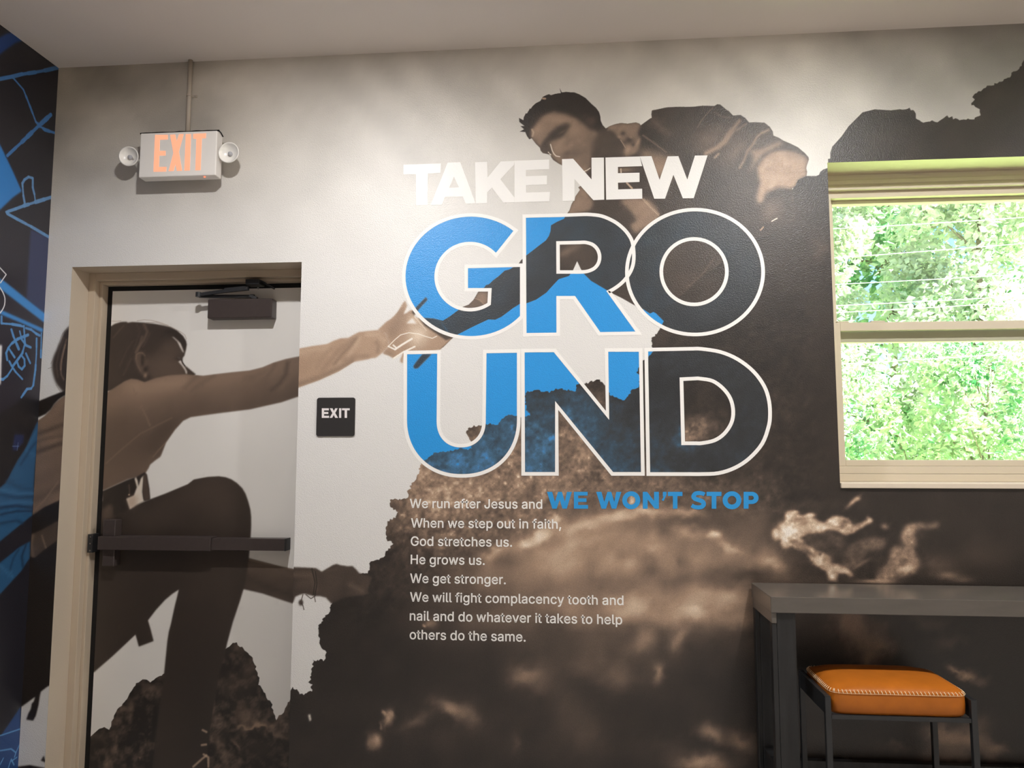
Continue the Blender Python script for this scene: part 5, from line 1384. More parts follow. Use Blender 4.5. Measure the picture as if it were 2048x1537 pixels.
def ring_outline(name, loops, width, m, parent, y=-.0016):
    """White keyline hugging the outside of each loop."""
    bm = bmesh.new()
    for li, lp in enumerate(loops):
        P = np.array([flat_wall(p) for p in lp])
        keep = [i for i in range(len(P)) if np.hypot(*(P[i] - P[i - 1])) > 1e-5]
        P = P[keep]
        area = .5 * np.sum(P[:, 0] * np.roll(P[:, 1], -1) - np.roll(P[:, 0], -1) * P[:, 1])
        if area < 0:
            P = P[::-1]
        if li > 0:
            P = P[::-1]
        n = len(P)
        inn, out = [], []
        for i in range(n):
            d0 = P[i] - P[i - 1]
            d1 = P[(i + 1) % n] - P[i]
            n0 = np.array((d0[1], -d0[0])) / np.hypot(*d0)
            n1 = np.array((d1[1], -d1[0])) / np.hypot(*d1)
            mi = n0 + n1
            mi = mi / max(np.hypot(*mi), 1e-6)
            k = 1 / max(float(mi @ n1), .38)
            q = P[i] + mi * width * k
            inn.append(bm.verts.new((P[i][0], y, P[i][1])))
            out.append(bm.verts.new((q[0], y, q[1])))
        for i in range(n):
            j = (i + 1) % n
            try:
                f = bm.faces.new((inn[i], inn[j], out[j], out[i]))
                f.normal_update()
                if f.normal.y > 0:
                    f.normal_flip()
            except ValueError:
                pass
    return from_bm(name, bm, m, parent)


for i, ch in enumerate('GROUND'):
    o = ring_outline('letter_outline', BIG[ch], .0158, M_WHITEVINYL, made[10 + i], y=-.0016 - .0001 * i)
    o['label'] = 'white keyline round the letter ' + ch
for i, (ch, loops) in enumerate(TITLE):
    o = flat_outline('title_letter', loops, M_WHITEVINYL, mural, y=-.0018 - .00005 * i)
    o['label'] = 'white block capital ' + ch

# blue slogan, drawn from the block shapes above
UNIT = {}


def unit(loops):
    A = np.array([p for lp in loops for p in lp])
    lo, hi = A.min(0), A.max(0)
    return [[tuple((np.array(p) - lo) / (hi - lo)) for p in lp] for lp in loops]


UNIT['W'] = [[(0, 0), (.21, 0), (.32, .60), (.445, 0), (.60, 0), (.72, .60), (.80, 0), (1, 0), (.795, 1), (.62, 1), (.51, .47), (.39, 1), (.215, 1)]]
UNIT['E'] = [[(0, 0), (.97, 0), (.97, .22), (.30, .22), (.30, .385), (.89, .385), (.89, .60), (.30, .60), (.30, .78), (1, .78), (1, 1), (0, 1)]]
UNIT['N'] = [[(0, 0), (.27, 0), (.70, .54), (.70, 0), (1, 0), (1, 1), (.74, 1), (.30, .45), (.30, 1), (0, 1)]]
UNIT['T'] = [[(0, 0), (1, 0), (1, .25), (.655, .25), (.655, 1), (.345, 1), (.345, .25), (0, .25)]]
UNIT['X'] = [[(.02, 0), (.34, 0), (.5, .30), (.67, 0), (.97, 0), (.66, .49), (1, 1), (.67, 1), (.49, .68), (.31, 1), (0, 1), (.33, .50)]]
UNIT['I'] = [[(0, 0), (1, 0), (1, 1), (0, 1)]]
UNIT['O'] = [_ell(.5, .5, .5, .5, 0, 360, 44)[:-1], _ell(.5, .5, .235, .24, 0, 360, 36)[:-1]]
UNIT['P'] = [[(0, 0), (.52, 0)] + _ell(.55, .36, .45, .36, 88, -88, 20) + [(.52, .72), (.33, .72), (.33, 1), (0, 1)], [(.33, .235), (.52, .235)] + _ell(.54, .36, .14, .125, 80, -80, 12) + [(.52, .485), (.33, .485)]]
UNIT["'"] = [[(.25, 0), (1, 0), (1, .30), (.42, 1), (0, .9), (.42, .52), (.25, .50)]]


def s_shape():
    mid = smooth([(.90, .185), (.78, .135), (.55, .105), (.30, .14), (.185, .29), (.27, .415), (.52, .49), (.76, .57), (.845, .72), (.73, .86), (.48, .90), (.22, .86), (.06, .78)], 6, False)
    th = .148
    a, b = [], []
    for i, p in enumerate(mid):
        q0, q1 = mid[max(i - 1, 0)], mid[min(i + 1, len(mid) - 1)]
        d = np.array((q1[0] - q0[0], (q1[1] - q0[1])))
        d = d / np.hypot(*d)
        nx, ny = -d[1], d[0]
        t = th * (.92 + .1 * math.sin(i / len(mid) * math.pi))
        a.append((p[0] + nx * t * 1.0, p[1] + ny * t * .78))
        b.append((p[0] - nx * t * 1.0, p[1] - ny * t * .78))
    return [a + b[::-1]]


UNIT['S'] = s_shape()
SL = lambda x, y: (x / 4.452 + 1080, y / 4.452 + 960)
for i, (ch, x0, x1, y0, y1) in enumerate((('W', 62, 284, 108, 258), ('E', 302, 428, 108, 258), ('W', 500, 724, 108, 258), ('O', 732, 892, 103, 263), ('N', 915, 1058, 108, 258), ("'", 1082, 1126, 108, 190), ('T', 1138, 1268, 108, 258),
                                          ('S', 1342, 1478, 102, 263), ('T', 1482, 1615, 108, 258), ('O', 1625, 1792, 103, 263), ('P', 1812, 1945, 108, 258))):
    o = flat_outline('slogan_letter', [[SL(x0 + u * (x1 - x0), y0 + v * (y1 - y0)) for u, v in lp] for lp in UNIT[ch]], M_BLUEVINYL, mural, y=-.0018 - .00004 * i)
    o['label'] = 'blue block capital ' + ch if ch != "'" else 'blue apostrophe'

GL = {c: (a, [[tuple(float(v) for v in q.split(',')) for q in lp.split()] for lp in s.split('|')]) for c, (a, s) in GLYPHS.items()}
for text, x0, x1, yb in (("We run after Jesus and", 819.6, 1084.6, 1016.2), ("When we step out in faith,", 822.0, 1122.5, 1055.3), ("God stretches us.", 821.6, 1024.2, 1091.8), ("He grows us.", 821.4, 969.5, 1128.4),
                         ("We get stronger.", 820.2, 1011.7, 1166.0), ("We will fight complacency tooth and", 820.0, 1247.0, 1203.4), ("nail and do whatever it takes to help", 819.6, 1244.4, 1241.2), ("others do the same.", 819.4, 1051.4, 1278.8)):
    A, Bp = flat_wall((x0, yb)), flat_wall((x1, yb))
    pen, polys, word = 0.0, [], 0
    for c in text:
        if c == ' ':
            pen += GLYPH_SPACE
            word += 1
            continue
        adv, loops = GL[c]
        polys.append((pen, loops, word))
        pen += adv
    xs = [p[0] + q for q, lps, wi in polys for lp in lps for p in lp]
    lo, hi = min(xs), max(xs)
    sc = (Bp[0] - A[0]) / (hi - lo)
    line = thing('text_line', None, None, (A[0], -.0018, A[1]))
    line.parent = mural
    line.matrix_parent_inverse = Matrix.Translation(-Vector(world_loc(mural)))
    line['label'] = 'white printed line of text starting "%s"' % ' '.join(text.split()[:2])
    bmt, last = None, None
    for q, lps, wi in polys:
        if wi != last:
            if bmt is not None:
                from_bm('printed_word', bmt, M_WHITEVINYL, line)
            bmt, last = bmesh.new(), wi
        # group each glyph's loops: outer loops with the holes they contain
        vs = [[Vector((A[0] + (p[0] + q - lo) * sc, -.0018, A[1] + p[1] * sc)) for p in lp] for lp in lps]
        flat = [v for lp in vs for v in lp]
        bv = [bmt.verts.new(v) for v in flat]
        groups = []
        areas = [sum(a.x * b.z - b.x * a.z for a, b in zip(lp, lp[1:] + lp[:1])) for lp in vs]
        sign = 1 if areas[max(range(len(areas)), key=lambda i: abs(areas[i]))] > 0 else -1
        outs = [i for i in range(len(vs)) if areas[i] * sign > 0]
        offs = np.cumsum([0] + [len(lp) for lp in vs])
        for oi in outs:
            bx = [min(v.x for v in vs[oi]), max(v.x for v in vs[oi]), min(v.z for v in vs[oi]), max(v.z for v in vs[oi])]
            idx = [oi] + [i for i in range(len(vs)) if areas[i] * sign < 0 and bx[0] < vs[i][0].x < bx[1] and bx[2] < vs[i][0].z < bx[3]]
            remap = [offs[i] + k for i in idx for k in range(len(vs[i]))]
            for t in tessellate_polygon([vs[i] for i in idx]):
                try:
                    f = bmt.faces.new([bv[remap[k]] for k in t])
                except ValueError:
                    continue
                f.normal_update()
                if f.normal.y > 0:
                    f.normal_flip()
    from_bm('printed_word', bmt, M_WHITEVINYL, line)

# side wall print
side = thing('side_wall_mural', 'dark navy side wall mural with blue chalk-line drawings left of the corner', 'mural', (ROOM_X0, 0, FLOOR))
cv2, lab2 = paint_side()
snames = {0: 'printed_ground'}
snames.update({int(k): 'printed_shape' for k in np.unique(lab2) if k > 0})
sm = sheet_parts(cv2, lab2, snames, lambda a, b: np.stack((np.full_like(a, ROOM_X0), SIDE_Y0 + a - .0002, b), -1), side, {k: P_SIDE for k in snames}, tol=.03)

# ================================================================ door
D1, D2 = .125, .159
F1, F2 = .035, .050
door = thing('door_1', 'exit door wrapped in the climber print, woman stretching an arm', 'door', (LEAF_X0, LEAF_Y, FLOOR))
door['kind'] = 'structure'
bm = bmesh.new()
for (x0, x1, z0, z1, y0, y1) in ((DOOR_X0, DOOR_X0 + F1, FLOOR, DOOR_Z, D1, WALL_T - .01), (DOOR_X1 - F1, DOOR_X1, FLOOR, DOOR_Z, D1, WALL_T - .01), (DOOR_X0 + F1, DOOR_X1 - F1, DOOR_Z - F1, DOOR_Z, D1, WALL_T - .01),
                                 (DOOR_X0 + F1, DOOR_X0 + F2, FLOOR, DOOR_Z - F1, D2, WALL_T - .01), (DOOR_X1 - F2, DOOR_X1 - F1, FLOOR, DOOR_Z - F1, D2, WALL_T - .01), (DOOR_X0 + F2, DOOR_X1 - F2, DOOR_Z - F2, DOOR_Z - F1, D2, WALL_T - .01)):
    box(bm, x0, x1, y0, y1, z0, z1, .0025, 2)
fr = from_bm('door_frame', bm, M_FRAME, door)
bm = bmesh.new()
box(bm, DOOR_X0 + F2, LEAF_X0 - .001, LEAF_Y + .004, LEAF_Y + .03, FLOOR, DOOR_Z - F2)
box(bm, LEAF_X1 + .001, DOOR_X1 - F2, LEAF_Y + .004, LEAF_Y + .03, FLOOR, DOOR_Z - F2)
box(bm, LEAF_X0 - .001, LEAF_X1 + .001, LEAF_Y + .004, LEAF_Y + .03, LEAF_Z1 + .001, DOOR_Z - F2)
from_bm('door_seal', bm, M_RUBBER, door)
bm = box(bmesh.new(), LEAF_X0, LEAF_X1, LEAF_Y + .0006, LEAF_Y + .045, LEAF_Z0, LEAF_Z1)
leaf = from_bm('door_leaf', bm, M_RUBBER, door)
cv3, lab3 = paint_door()
dm = sheet_parts(cv3, lab3, {0: 'printed_sky', 2: 'printed_woman', 3: 'printed_rocks'}, lambda a, b: np.stack((a, np.full_like(a, LEAF_Y), b), -1), leaf, {0: P_DOOR, 2: P_DOOR, 3: P_DOOR}, tol=.02)
for k, lb in ((0, 'pale printed sky'), (2, 'printed woman climbing, head, shirt and legs'), (3, 'printed dark rocks')):
    dm[k]['label'] = lb

# closer: body with a rounded cover, two-part arm, bracket under the frame head
cy0 = LEAF_Y - .06
P = [on_y(p, cy0) for p in ((415.6, 599), (544.2, 596.5), (543.6, 634.6), (414.6, 637.5))]
cx0, cx1 = float(P[0][0]), float(P[1][0])
cz1, cz0 = float((P[0][2] + P[1][2]) / 2), float((P[2][2] + P[3][2]) / 2)
bm = box(bmesh.new(), cx0, cx1, cy0, LEAF_Y - .0005, cz0, cz1, .006, 3)
closer = from_bm('door_closer', bm, M_BRONZE, door)
closer['label'] = 'dark bronze door closer at the top of the door'
K = on_y((397, 590), LEAF_Y - .075)
BR = on_y((507, 573), LEAF_Y - .075)
PV = on_y((505, 594), LEAF_Y - .03)


def arm_bar(bm, a, b, w, t):
    a, b = Vector(a), Vector(b)
    d = (b - a).normalized()
    u = d.cross(Vector((0, 1, 0))).normalized() * w / 2
    v = Vector((0, 1, 0)) * t / 2
    q = [[bm.verts.new(p + u * s1 + v * s2) for s1, s2 in ((1, 1), (1, -1), (-1, -1), (-1, 1))] for p in (a, b)]
    for k in range(4):
        bm.faces.new((q[0][k], q[0][(k + 1) % 4], q[1][(k + 1) % 4], q[1][k]))
    bm.faces.new(q[0][::-1])
    bm.faces.new(q[1])


bm = bmesh.new()
arm_bar(bm, K, on_y((497, 576), LEAF_Y - .08), .016, .010)
arm_bar(bm, on_y((450, 581.5), LEAF_Y - .08), on_y((497, 576.5), LEAF_Y - .08), .021, .014)
arm_bar(bm, on_y((399, 593), LEAF_Y - .065), on_y((502, 593), LEAF_Y - .05), .014, .010)
arm_bar(bm, on_y((500, 592), LEAF_Y - .05), on_y((514, 597.5), LEAF_Y - .04), .014, .012)
lathe(bm, [(0, -.010), (.013, -.010), (.013, .012), (0, .012)], Matrix.Translation(Vector(K)), 16)
lathe(bm, [(0, -.012), (.011, -.012), (.011, .010), (0, .010)], Matrix.Translation(Vector(PV)), 16)
from_bm('closer_arm', bm, M_BLACKMETAL, closer)
A0, A1 = on_y((492, 578), LEAF_Y - .09), on_y((520, 568), LEAF_Y - .09)
bm = bmesh.new()
box(bm, float(A0[0]), float(A1[0]), LEAF_Y - .10, LEAF_Y - .035, DOOR_Z - F2 - .026, DOOR_Z - F2 - .0005, .003)
arm_bar(bm, (float(A1[0]), LEAF_Y - .06, DOOR_Z - F2 - .006), on_y((547, 577), LEAF_Y - .06), .008, .03)
bk = from_bm('closer_bracket', bm, M_BLACKMETAL, closer)
for px in (493.6, 516.3):
    c = on_y((px, 576.8), LEAF_Y - .101)
    bm = lathe(bmesh.new(), [(0, -.003), (.0042, -.002), (.0042, .003), (0, .003)], Matrix.Translation(Vector(c)) @ Matrix.Rotation(math.pi / 2, 4, 'X'), 12)
    from_bm('bracket_screw', bm, M_STEEL, closer)

# panic bar
by0 = LEAF_Y - .062
q = {k: on_y(p, by0) for k, p in dict(a=(198, 1078), b=(423, 1077), c=(569, 1077.5), d=(569, 1103), e=(423, 1102), f=(198, 1102.5)).items()}
z1, z0 = float(q['b'][2]), float(q['e'][2])
bm = bmesh.new()
box(bm, float(q['b'][0]), float(q['c'][0]), by0 + .003, LEAF_Y - .0005, z0 + .002, z1 - .001, .002)
bar = from_bm('panic_bar', bm, M_BRONZE, door)
bar['label'] = 'dark bronze horizontal push bar across the door'
bm = box(bmesh.new(), float(q['a'][0]), float(q['b'][0]), by0 - .010, LEAF_Y - .001, z0 - .001, z1 + .004, .003)
from_bm('push_pad', bm, M_BRONZE, bar)
bm = box(bmesh.new(), float(q['c'][0]) - .001, float(q['c'][0]) + .006, by0 + .002, LEAF_Y - .001, z0 + .001, z1, .002)
from_bm('end_cap', bm, M_BLACKMETAL, bar)
u0, u1 = on_y((206, 1040), LEAF_Y - .055), on_y((228, 1071), LEAF_Y - .055)
bm = box(bmesh.new(), float(u0[0]), float(u1[0]) + .004, LEAF_Y - .055, LEAF_Y - .0005, z1 + .002, float(u0[2]), .005, 3)
box(bm, float(u0[0]) + .002, float(u1[0]) + .002, LEAF_Y - .05, LEAF_Y - .0005, float(on_y((220, 1134), LEAF_Y - .055)[2]), z0, .005, 3)
from_bm('latch_case', bm, M_BRONZE, bar)
s0, s1 = on_y((189, 1069), D2 - .004), on_y((196, 1106), D2 - .004)
bm = box(bmesh.new(), DOOR_X0 + F2 - .004, DOOR_X0 + F2 + .022, D2 - .012, LEAF_Y, float(s1[2]), float(s0[2]), .002)
sp = from_bm('strike_plate', bm, M_BLACKMETAL, bar)
for zz in (.12, .5, .86):
    bm = lathe(bmesh.new(), [(0, -.002), (.0035, -.001), (.0035, .002), (0, .002)], Matrix.Translation((DOOR_X0 + F2 + .012, D2 - .013, float(s1[2]) + zz * float(s0[2] - s1[2]))) @ Matrix.Rotation(math.pi / 2, 4, 'X'), 10)
    from_bm('strike_screw', bm, M_STEEL, bar)

# ================================================================ window
win = thing('window_1', 'double-hung almond window onto bright foliage', 'window', (WIN_X0, .155, WIN_Z0))
win['kind'] = 'structure'
WD = .155
za = float(on_y((1656, 381.5), WD)[2])       # under the head board
zb = float(on_y((1700, 396.5), WD + .02)[2])
fl = float(on_y((1679, 900), WD)[0])
bm = bmesh.new()
box(bm, WIN_X0, WIN_X1, WD, WALL_T - .02, za + .018, WIN_Z1, .002)
box(bm, WIN_X0, WIN_X1, WD - .004, WD + .01, za + .026, za + .046, .002)
box(bm, WIN_X0, WIN_X1, WD - .007, WALL_T - .02, za - .001, za + .0178, .003)
box(bm, WIN_X0, WIN_X1, WD + .018, WALL_T - .02, zb, za - .0012, .002)
zc = float(on_y((1700, 933), WD)[2])
zm = float(on_y((1700, 948), WD)[2])
box(bm, WIN_X0, WIN_X1, WD, WALL_T - .02, 1.2575, zm - .0005, .0015)
box(bm, WIN_X0, WIN_X1, WD + .003, WALL_T - .02, zm + .0005, zc, .0015)
fx = float(on_y((1681, 700), WD)[0])
JX = fl + .006
box(bm, WIN_X0, JX, WD + .001, WALL_T - .02, zc, zb, .002)
box(bm, WIN_X1 - (JX - WIN_X0), WIN_X1, WD + .001, WALL_T - .02, zc, zb, .002)
from_bm('window_frame', bm, M_VINYLFRAME, win)
bm = box(bmesh.new(), WIN_X0 + .001, WIN_X1 - .001, -.012, .22, 1.2345, 1.257, .004, 3)
from_bm('window_sill', bm, M_SILL, win)
SX0, SX1 = JX + .0005, WIN_X1 - (JX - WIN_X0) - .0005


def sash(name, y0, y1, z0, z1, stile, top, bottom, label):
    bm = bmesh.new()
    box(bm, SX0, SX0 + stile, y0, y1, z0, z1, .002)
    box(bm, SX1 - stile, SX1, y0, y1, z0, z1, .002)
    box(bm, SX0 + stile, SX1 - stile, y0, y1, z1 - top, z1, .002)
    box(bm, SX0 + stile, SX1 - stile, y0, y1, z0, z0 + bottom, .002)
    o = from_bm(name, bm, M_VINYLFRAME, win)
    o['label'] = label
    ym = (y0 + y1) / 2
    bm = box(bmesh.new(), SX0 + stile - .004, SX1 - stile + .004, ym - .002, ym + .002, z0 + bottom - .004, z1 - top + .004)
    from_bm('window_pane', bm, M_GLASS, o)
    return o


zmr1, zmr0 = float(on_y((1700, 645.5), WD + .015)[2]), float(on_y((1700, 662), WD + .015)[2])
zbead = float(on_y((1700, 920.5), WD + .018)[2])
stile = float(on_y((1690.5, 900), WD + .015)[0]) - SX0
low = sash('window_sash', WD + .015, WD + .048, zc + .0005, zmr1, max(stile, .012), zmr1 - zmr0, zbead - zc, 'inner lower sash')
zg = float(on_y((1700, 409.5), WD + .06)[2])
zur = float(on_y((1700, 686), WD + .058)[2])
up = sash('window_sash', WD + .054, WD + .088, zur, zb - .0005, max(stile, .012), zb - zg, .05, 'outer upper sash')
for (x, w) in ((SX0 + .012, .05), (1.325, .06)):
    bm = box(bmesh.new(), x, x + w, WD + .016, WD + .045, zmr1 + .0002, zmr1 + .007, .0015)
    from_bm('sash_lock', bm, M_VINYLFRAME, low)

# ================================================================ exit sign with emergency lamps
sgx0, sgx1 = -2.000, -1.632
sz0 = 2.6455
SD = .100
sz1 = float(on_y((357, 264), -SD)[2])
sign = thing('exit_sign', 'white illuminated exit sign with two round lamps above the door', 'exit sign', (-1.84, 0, sz0))
bm = box(bmesh.new(), sgx0, sgx1, -SD, -.044, sz0, sz1, .005, 3)
from_bm('sign_housing', bm, M_WHITEPLASTIC, sign)
bm = box(bmesh.new(), sgx0 + .05, sgx1 - .05, -.0438, -.0022, sz0 + .04, sz1 - .012, .002)
from_bm('back_plate', bm, M_WHITEPLASTIC, sign)
bm = bmesh.new()  # ragged dark strip along the top edge of the housing
rnd = random.Random(3)
pts = [(sgx0 - .006 + i * (sgx1 - sgx0 + .012) / 14, -.092, sz1 + .0022 + rnd.uniform(-.0008, .0022)) for i in range(15)]
tube(bm, pts, .0036, 6)
tube(bm, [(sgx1 + .005, -.092, sz1 + .002), (sgx1 + .004, -.070, sz1 + .001), (sgx1 + .002, -.046, sz1 - .006)], .003, 6)
from_bm('dark_edge_strip', bm, M_RUBBER, sign)
EX = {'E': [(630, 235), (830, 235), (830, 306), (705, 310), (700, 488), (795, 488), (795, 560), (697, 560), (690, 742), (810, 740), (805, 812), (606, 815)],
      'X': [(868, 235), (945, 230), (972, 340), (1008, 226), (1080, 222), (1005, 500), (1055, 800), (975, 803), (950, 690), (922, 803), (845, 806), (920, 520)],
      'I': [(1115, 225), (1195, 222), (1177, 795), (1092, 798)],
      'T': [(1232, 220), (1435, 210), (1430, 286), (1367, 290), (1347, 790), (1266, 795), (1282, 296), (1234, 294)]}
for ch in 'EXIT':
    lp = [(x / 7.877 + 230, y / 7.877 + 240) for x, y in EX[ch]]
    P3 = [on_y(p, -SD - .0012) for p in lp]
    bm = bmesh.new()
    fr_ = [bm.verts.new((p[0], -SD - .0012, p[2])) for p in P3]
    bk_ = [bm.verts.new((p[0], -SD + .001, p[2])) for p in P3]
    for t in tessellate_polygon([[Vector((p[0], 0, p[2])) for p in P3]]):
        bm.faces.new([fr_[k] for k in t])
    for i in range(len(lp)):
        j = (i + 1) % len(lp)
        bm.faces.new((fr_[i], fr_[j], bk_[j], bk_[i]))
    bmesh.ops.recalc_face_normals(bm, faces=bm.faces[:])
    o = from_bm('sign_letter', bm, M_EXIT, sign)
    o['label'] = 'glowing red letter ' + ch
c = on_y((409.3, 355.5), -.085)
bm = bmesh.new()
bmesh.ops.create_uvsphere(bm, u_segments=12, v_segments=8, radius=.0042, matrix=Matrix.Translation((float(c[0]), -.085, sz0 - .0008)))
from_bm('pilot_light', bm, M_LED, sign, True)
for (px, py, r, tilt, lb) in ((258.2, 313.4, .046, (.10, .10), 'left'), (458.4, 306.2, .049, (-.02, .02), 'right')):
    c = on_y((px, py), -.085)
    M = Matrix.Translation((float(c[0]), -.085, float(c[2]))) @ Matrix.Rotation(tilt[0], 4, 'Z') @ Matrix.Rotation(math.pi / 2 + tilt[1], 4, 'X')
    bm = lathe(bmesh.new(), [(0, -.036), (.014, -.036), (.026, -.024), (.040, -.008), (r - .001, .002), (r, .006), (r - .004, .0075), (r - .006, .004), (.034, -.006), (.020, -.013), (.010, -.016), (0, -.016)], M, 40)
    dish = from_bm('emergency_lamp', bm, M_LAMP_DISH, sign, True)
    bm = lathe(bmesh.new(), [(.0095, -.016), (.0105, -.010), (.0085, -.003), (.004, .0), (0, .0005)], M, 24)
    from_bm('bulb', bm, M_LAMP_BULB, dish, True)
    bm = bmesh.new()
    ex = sgx0 if lb == 'left' else sgx1
    sgn = -1 if lb == 'left' else 1
    tube(bm, [(ex - sgn * .002, -.060, float(c[2]) - .012), (ex + sgn * .012, -.060, float(c[2]) - .012), (float(c[0]) - sgn * .006, -.062, float(c[2]) - .006)], .009, 12)
    from_bm('lamp_neck', bm, M_WHITEPLASTIC, dish, True)

# conduit from the ceiling down to the sign
pt, pb = on_y((380.2, 125), -.016), on_y((376.6, 262), -.016)
cx = float((pt[0] + pb[0]) / 2)
conduit = thing('conduit_pipe', 'thin painted conduit pipe running from ceiling down to the exit sign', 'pipe', (cx, -.016, sz1))
bm = tube(bmesh.new(), [(cx, -.016, CEIL - .0008), (cx, -.016, sz1 + .0075)], .0105, 16)
from_bm('pipe', bm, M_PIPE, conduit, True)
zs = float(on_y((380, 191), -.016)[2])
bm = bmesh.new()
tube(bm, [(cx, -.016, zs - .006), (cx, -.016, zs + .006)], .0125, 16)
box(bm, cx + .010, cx + .034, -.006, -.0022, zs - .006, zs + .006, .001)
from_bm('pipe_strap', bm, M_PIPE, conduit)
bm = lathe(bmesh.new(), [(0, -.002), (.003, -.001), (.003, .001), (0, .001)], Matrix.Translation((cx + .024, -.0068, zs)) @ Matrix.Rotation(math.pi / 2, 4, 'X'), 10)
from_bm('strap_screw', bm, M_STEEL, conduit)

# ================================================================ room sign
RS = lambda x, y: (x / 13.97 + 620, y / 13.97 + 780)
a, b = on_y(RS(196, 225), -.006), on_y(RS(1245, 1298), -.006)
rsx0, rsx1, rsz1, rsz0 = float(a[0]), float(b[0]), float(a[2]), float(b[2])
room_sign = thing('room_sign', 'small square black exit plaque with white raised letters beside the door', 'sign', ((rsx0 + rsx1) / 2, 0, rsz0))
bm = box(bmesh.new(), rsx0, rsx1, -.0065, -.0022, rsz0, rsz1)
es = [e for e in bm.edges if abs(e.verts[0].co.y - e.verts[1].co.y) > .001]
bmesh.ops.bevel(bm, geom=es, offset=.011, segments=5, affect='EDGES', profile=0.5)
from_bm('plaque', bm, M_SIGNBLACK, room_sign)
for ch, x0, x1 in (('E', 330, 532), ('X', 548, 782), ('I', 812, 872), ('T', 893, 1108)):
    lp = [RS(x0 + u * (x1 - x0), 518 + v * 268) for u, v in UNIT[ch][0]] if ch != 'T' else [RS(x0 + u * (x1 - x0), 518 + v * 268) for u, v in ((0, 0), (1, 0), (1, .21), (.65, .21), (.65, 1), (.35, 1), (.35, .21), (0, .21))]
    P3 = [on_y(p, -.0075) for p in lp]
    bm = bmesh.new()
    fr_ = [bm.verts.new((p[0], -.0078, p[2])) for p in P3]
    bk_ = [bm.verts.new((p[0], -.0063, p[2])) for p in P3]
    for t in tessellate_polygon([[Vector((p[0], 0, p[2])) for p in P3]]):
        bm.faces.new([fr_[k] for k in t])
    for i in range(len(lp)):
        j = (i + 1) % len(lp)
        bm.faces.new((fr_[i], fr_[j], bk_[j], bk_[i]))
    bmesh.ops.recalc_face_normals(bm, faces=bm.faces[:])
    o = from_bm('raised_letter', bm, M_SIGNWHITE, room_sign)
    o['label'] = 'white raised letter ' + ch

# ================================================================ counter table along the wall
TX0, TX1, TY0, TY1, TZ0, TZ1 = .723, 3.35, -.334, -.0165, .783, .842
table = thing('counter_table', 'long narrow counter table with taupe top and black legs under the window', 'table', (TX0, TY0, FLOOR))
bm = box(bmesh.new(), TX0, TX1, TY0, TY1, TZ0, TZ1, .0025, 2)
from_bm('tabletop', bm, M_COUNTER, table)
bm = box(bmesh.new(), TX0 + .003, TX0 + .022, -.325, -.02, .743, TZ0 - .0003, .002)
from_bm('side_apron', bm, M_COUNTER, table)
for lx in (TX0 + .004, TX1 - .094):
    for (y0, y1) in ((-.322, -.287), (-.054, -.019)):
        bm = box(bmesh.new(), lx + (.0185 if lx < 1 else 0), lx + .088, y0, y1, FLOOR, TZ0 - .0003, .003)
        if lx < 1:
            box(bm, lx, lx + .0184, y0, y1, FLOOR, .7428, .003)
        from_bm('leg', bm, M_BLACKWOOD, table)
    bm = box(bmesh.new(), lx + .02, lx + .06, -.2868, -.0542, .11, .195, .003)
    from_bm('stretcher', bm, M_BLACKWOOD, table)

bm = box(bmesh.new(), TX0 + .093, TX1 - .095, -.052, -.022, .062, .1465, .002)
from_bm('stretcher', bm, M_BLACKWOOD, table)

# ================================================================ stools
def cushion_mesh(x0, x1, y0, y1, zb, zs, dome):
    """Upholstered block: flat sides up to the seam zs, soft crown above it."""
    bm = bmesh.new()
    nx, ny = 28, 22
    bot, grid = [], []

    def edge_pull(u, v):
        cu, cvv = abs(u * 2 - 1), abs(v * 2 - 1)
        r = (cu ** 10 + cvv ** 10) ** .1
        k = 1.0 / max(r, 1e-6)
        m = max(cu, cvv)
        return 1 if m < 1e-6 else min(1.0, k * m)
    for j in range(ny + 1):
        row = []
        for i in range(nx + 1):
            u, v = i / nx, j / ny
            u = .5 - .5 * math.cos(u * math.pi)
            v = .5 - .5 * math.cos(v * math.pi)
            s = edge_pull(u, v)
            px = x0 + (.5 + (u - .5) * s) * (x1 - x0)
            py = y0 + (.5 + (v - .5) * s) * (y1 - y0)
            h = (1 - abs(2 * u - 1) ** 4.5) * (1 - abs(2 * v - 1) ** 3.6)
            row.append(bm.verts.new((px, py, zs + dome * h ** .62)))
        grid.append(row)
    for j in range(ny):
        for i in range(nx):
            bm.faces.new((grid[j][i], grid[j][i + 1], grid[j + 1][i + 1], grid[j + 1][i]))
    rim = [grid[0][i] for i in range(nx + 1)] + [grid[j][nx] for j in range(1, ny + 1)] + [grid[ny][i] for i in range(nx - 1, -1, -1)] + [grid[j][0] for j in range(ny - 1, 0, -1)]
    cxm, cym = (x0 + x1) / 2, (y0 + y1) / 2
    prev = rim
    for (f, out) in ((.12, .0015), (.5, .003), (.85, .001), (1.0, -.006)):
        ring = []
        for vtx in rim:
            d = Vector((vtx.co.x - cxm, vtx.co.y - cym, 0))
            d = Vector((math.copysign(1, d.x) * (abs(d.x) / ((x1 - x0) / 2)) ** 8, math.copysign(1, d.y) * (abs(d.y) / ((y1 - y0) / 2)) ** 8, 0))
            d = d.normalized() if d.length > 1e-6 else d
            ring.append(bm.verts.new((vtx.co.x + d.x * out, vtx.co.y + d.y * out, zs + (zb - zs) * f)))
        n = len(rim)
        for i in range(n):
            bm.faces.new((prev[(i + 1) % n], prev[i], ring[i], ring[(i + 1) % n]))
        prev = ring
    bm.faces.new(prev)
    bmesh.ops.recalc_face_normals(bm, faces=bm.faces[:])
    return bm, [v.co.copy() for v in rim]


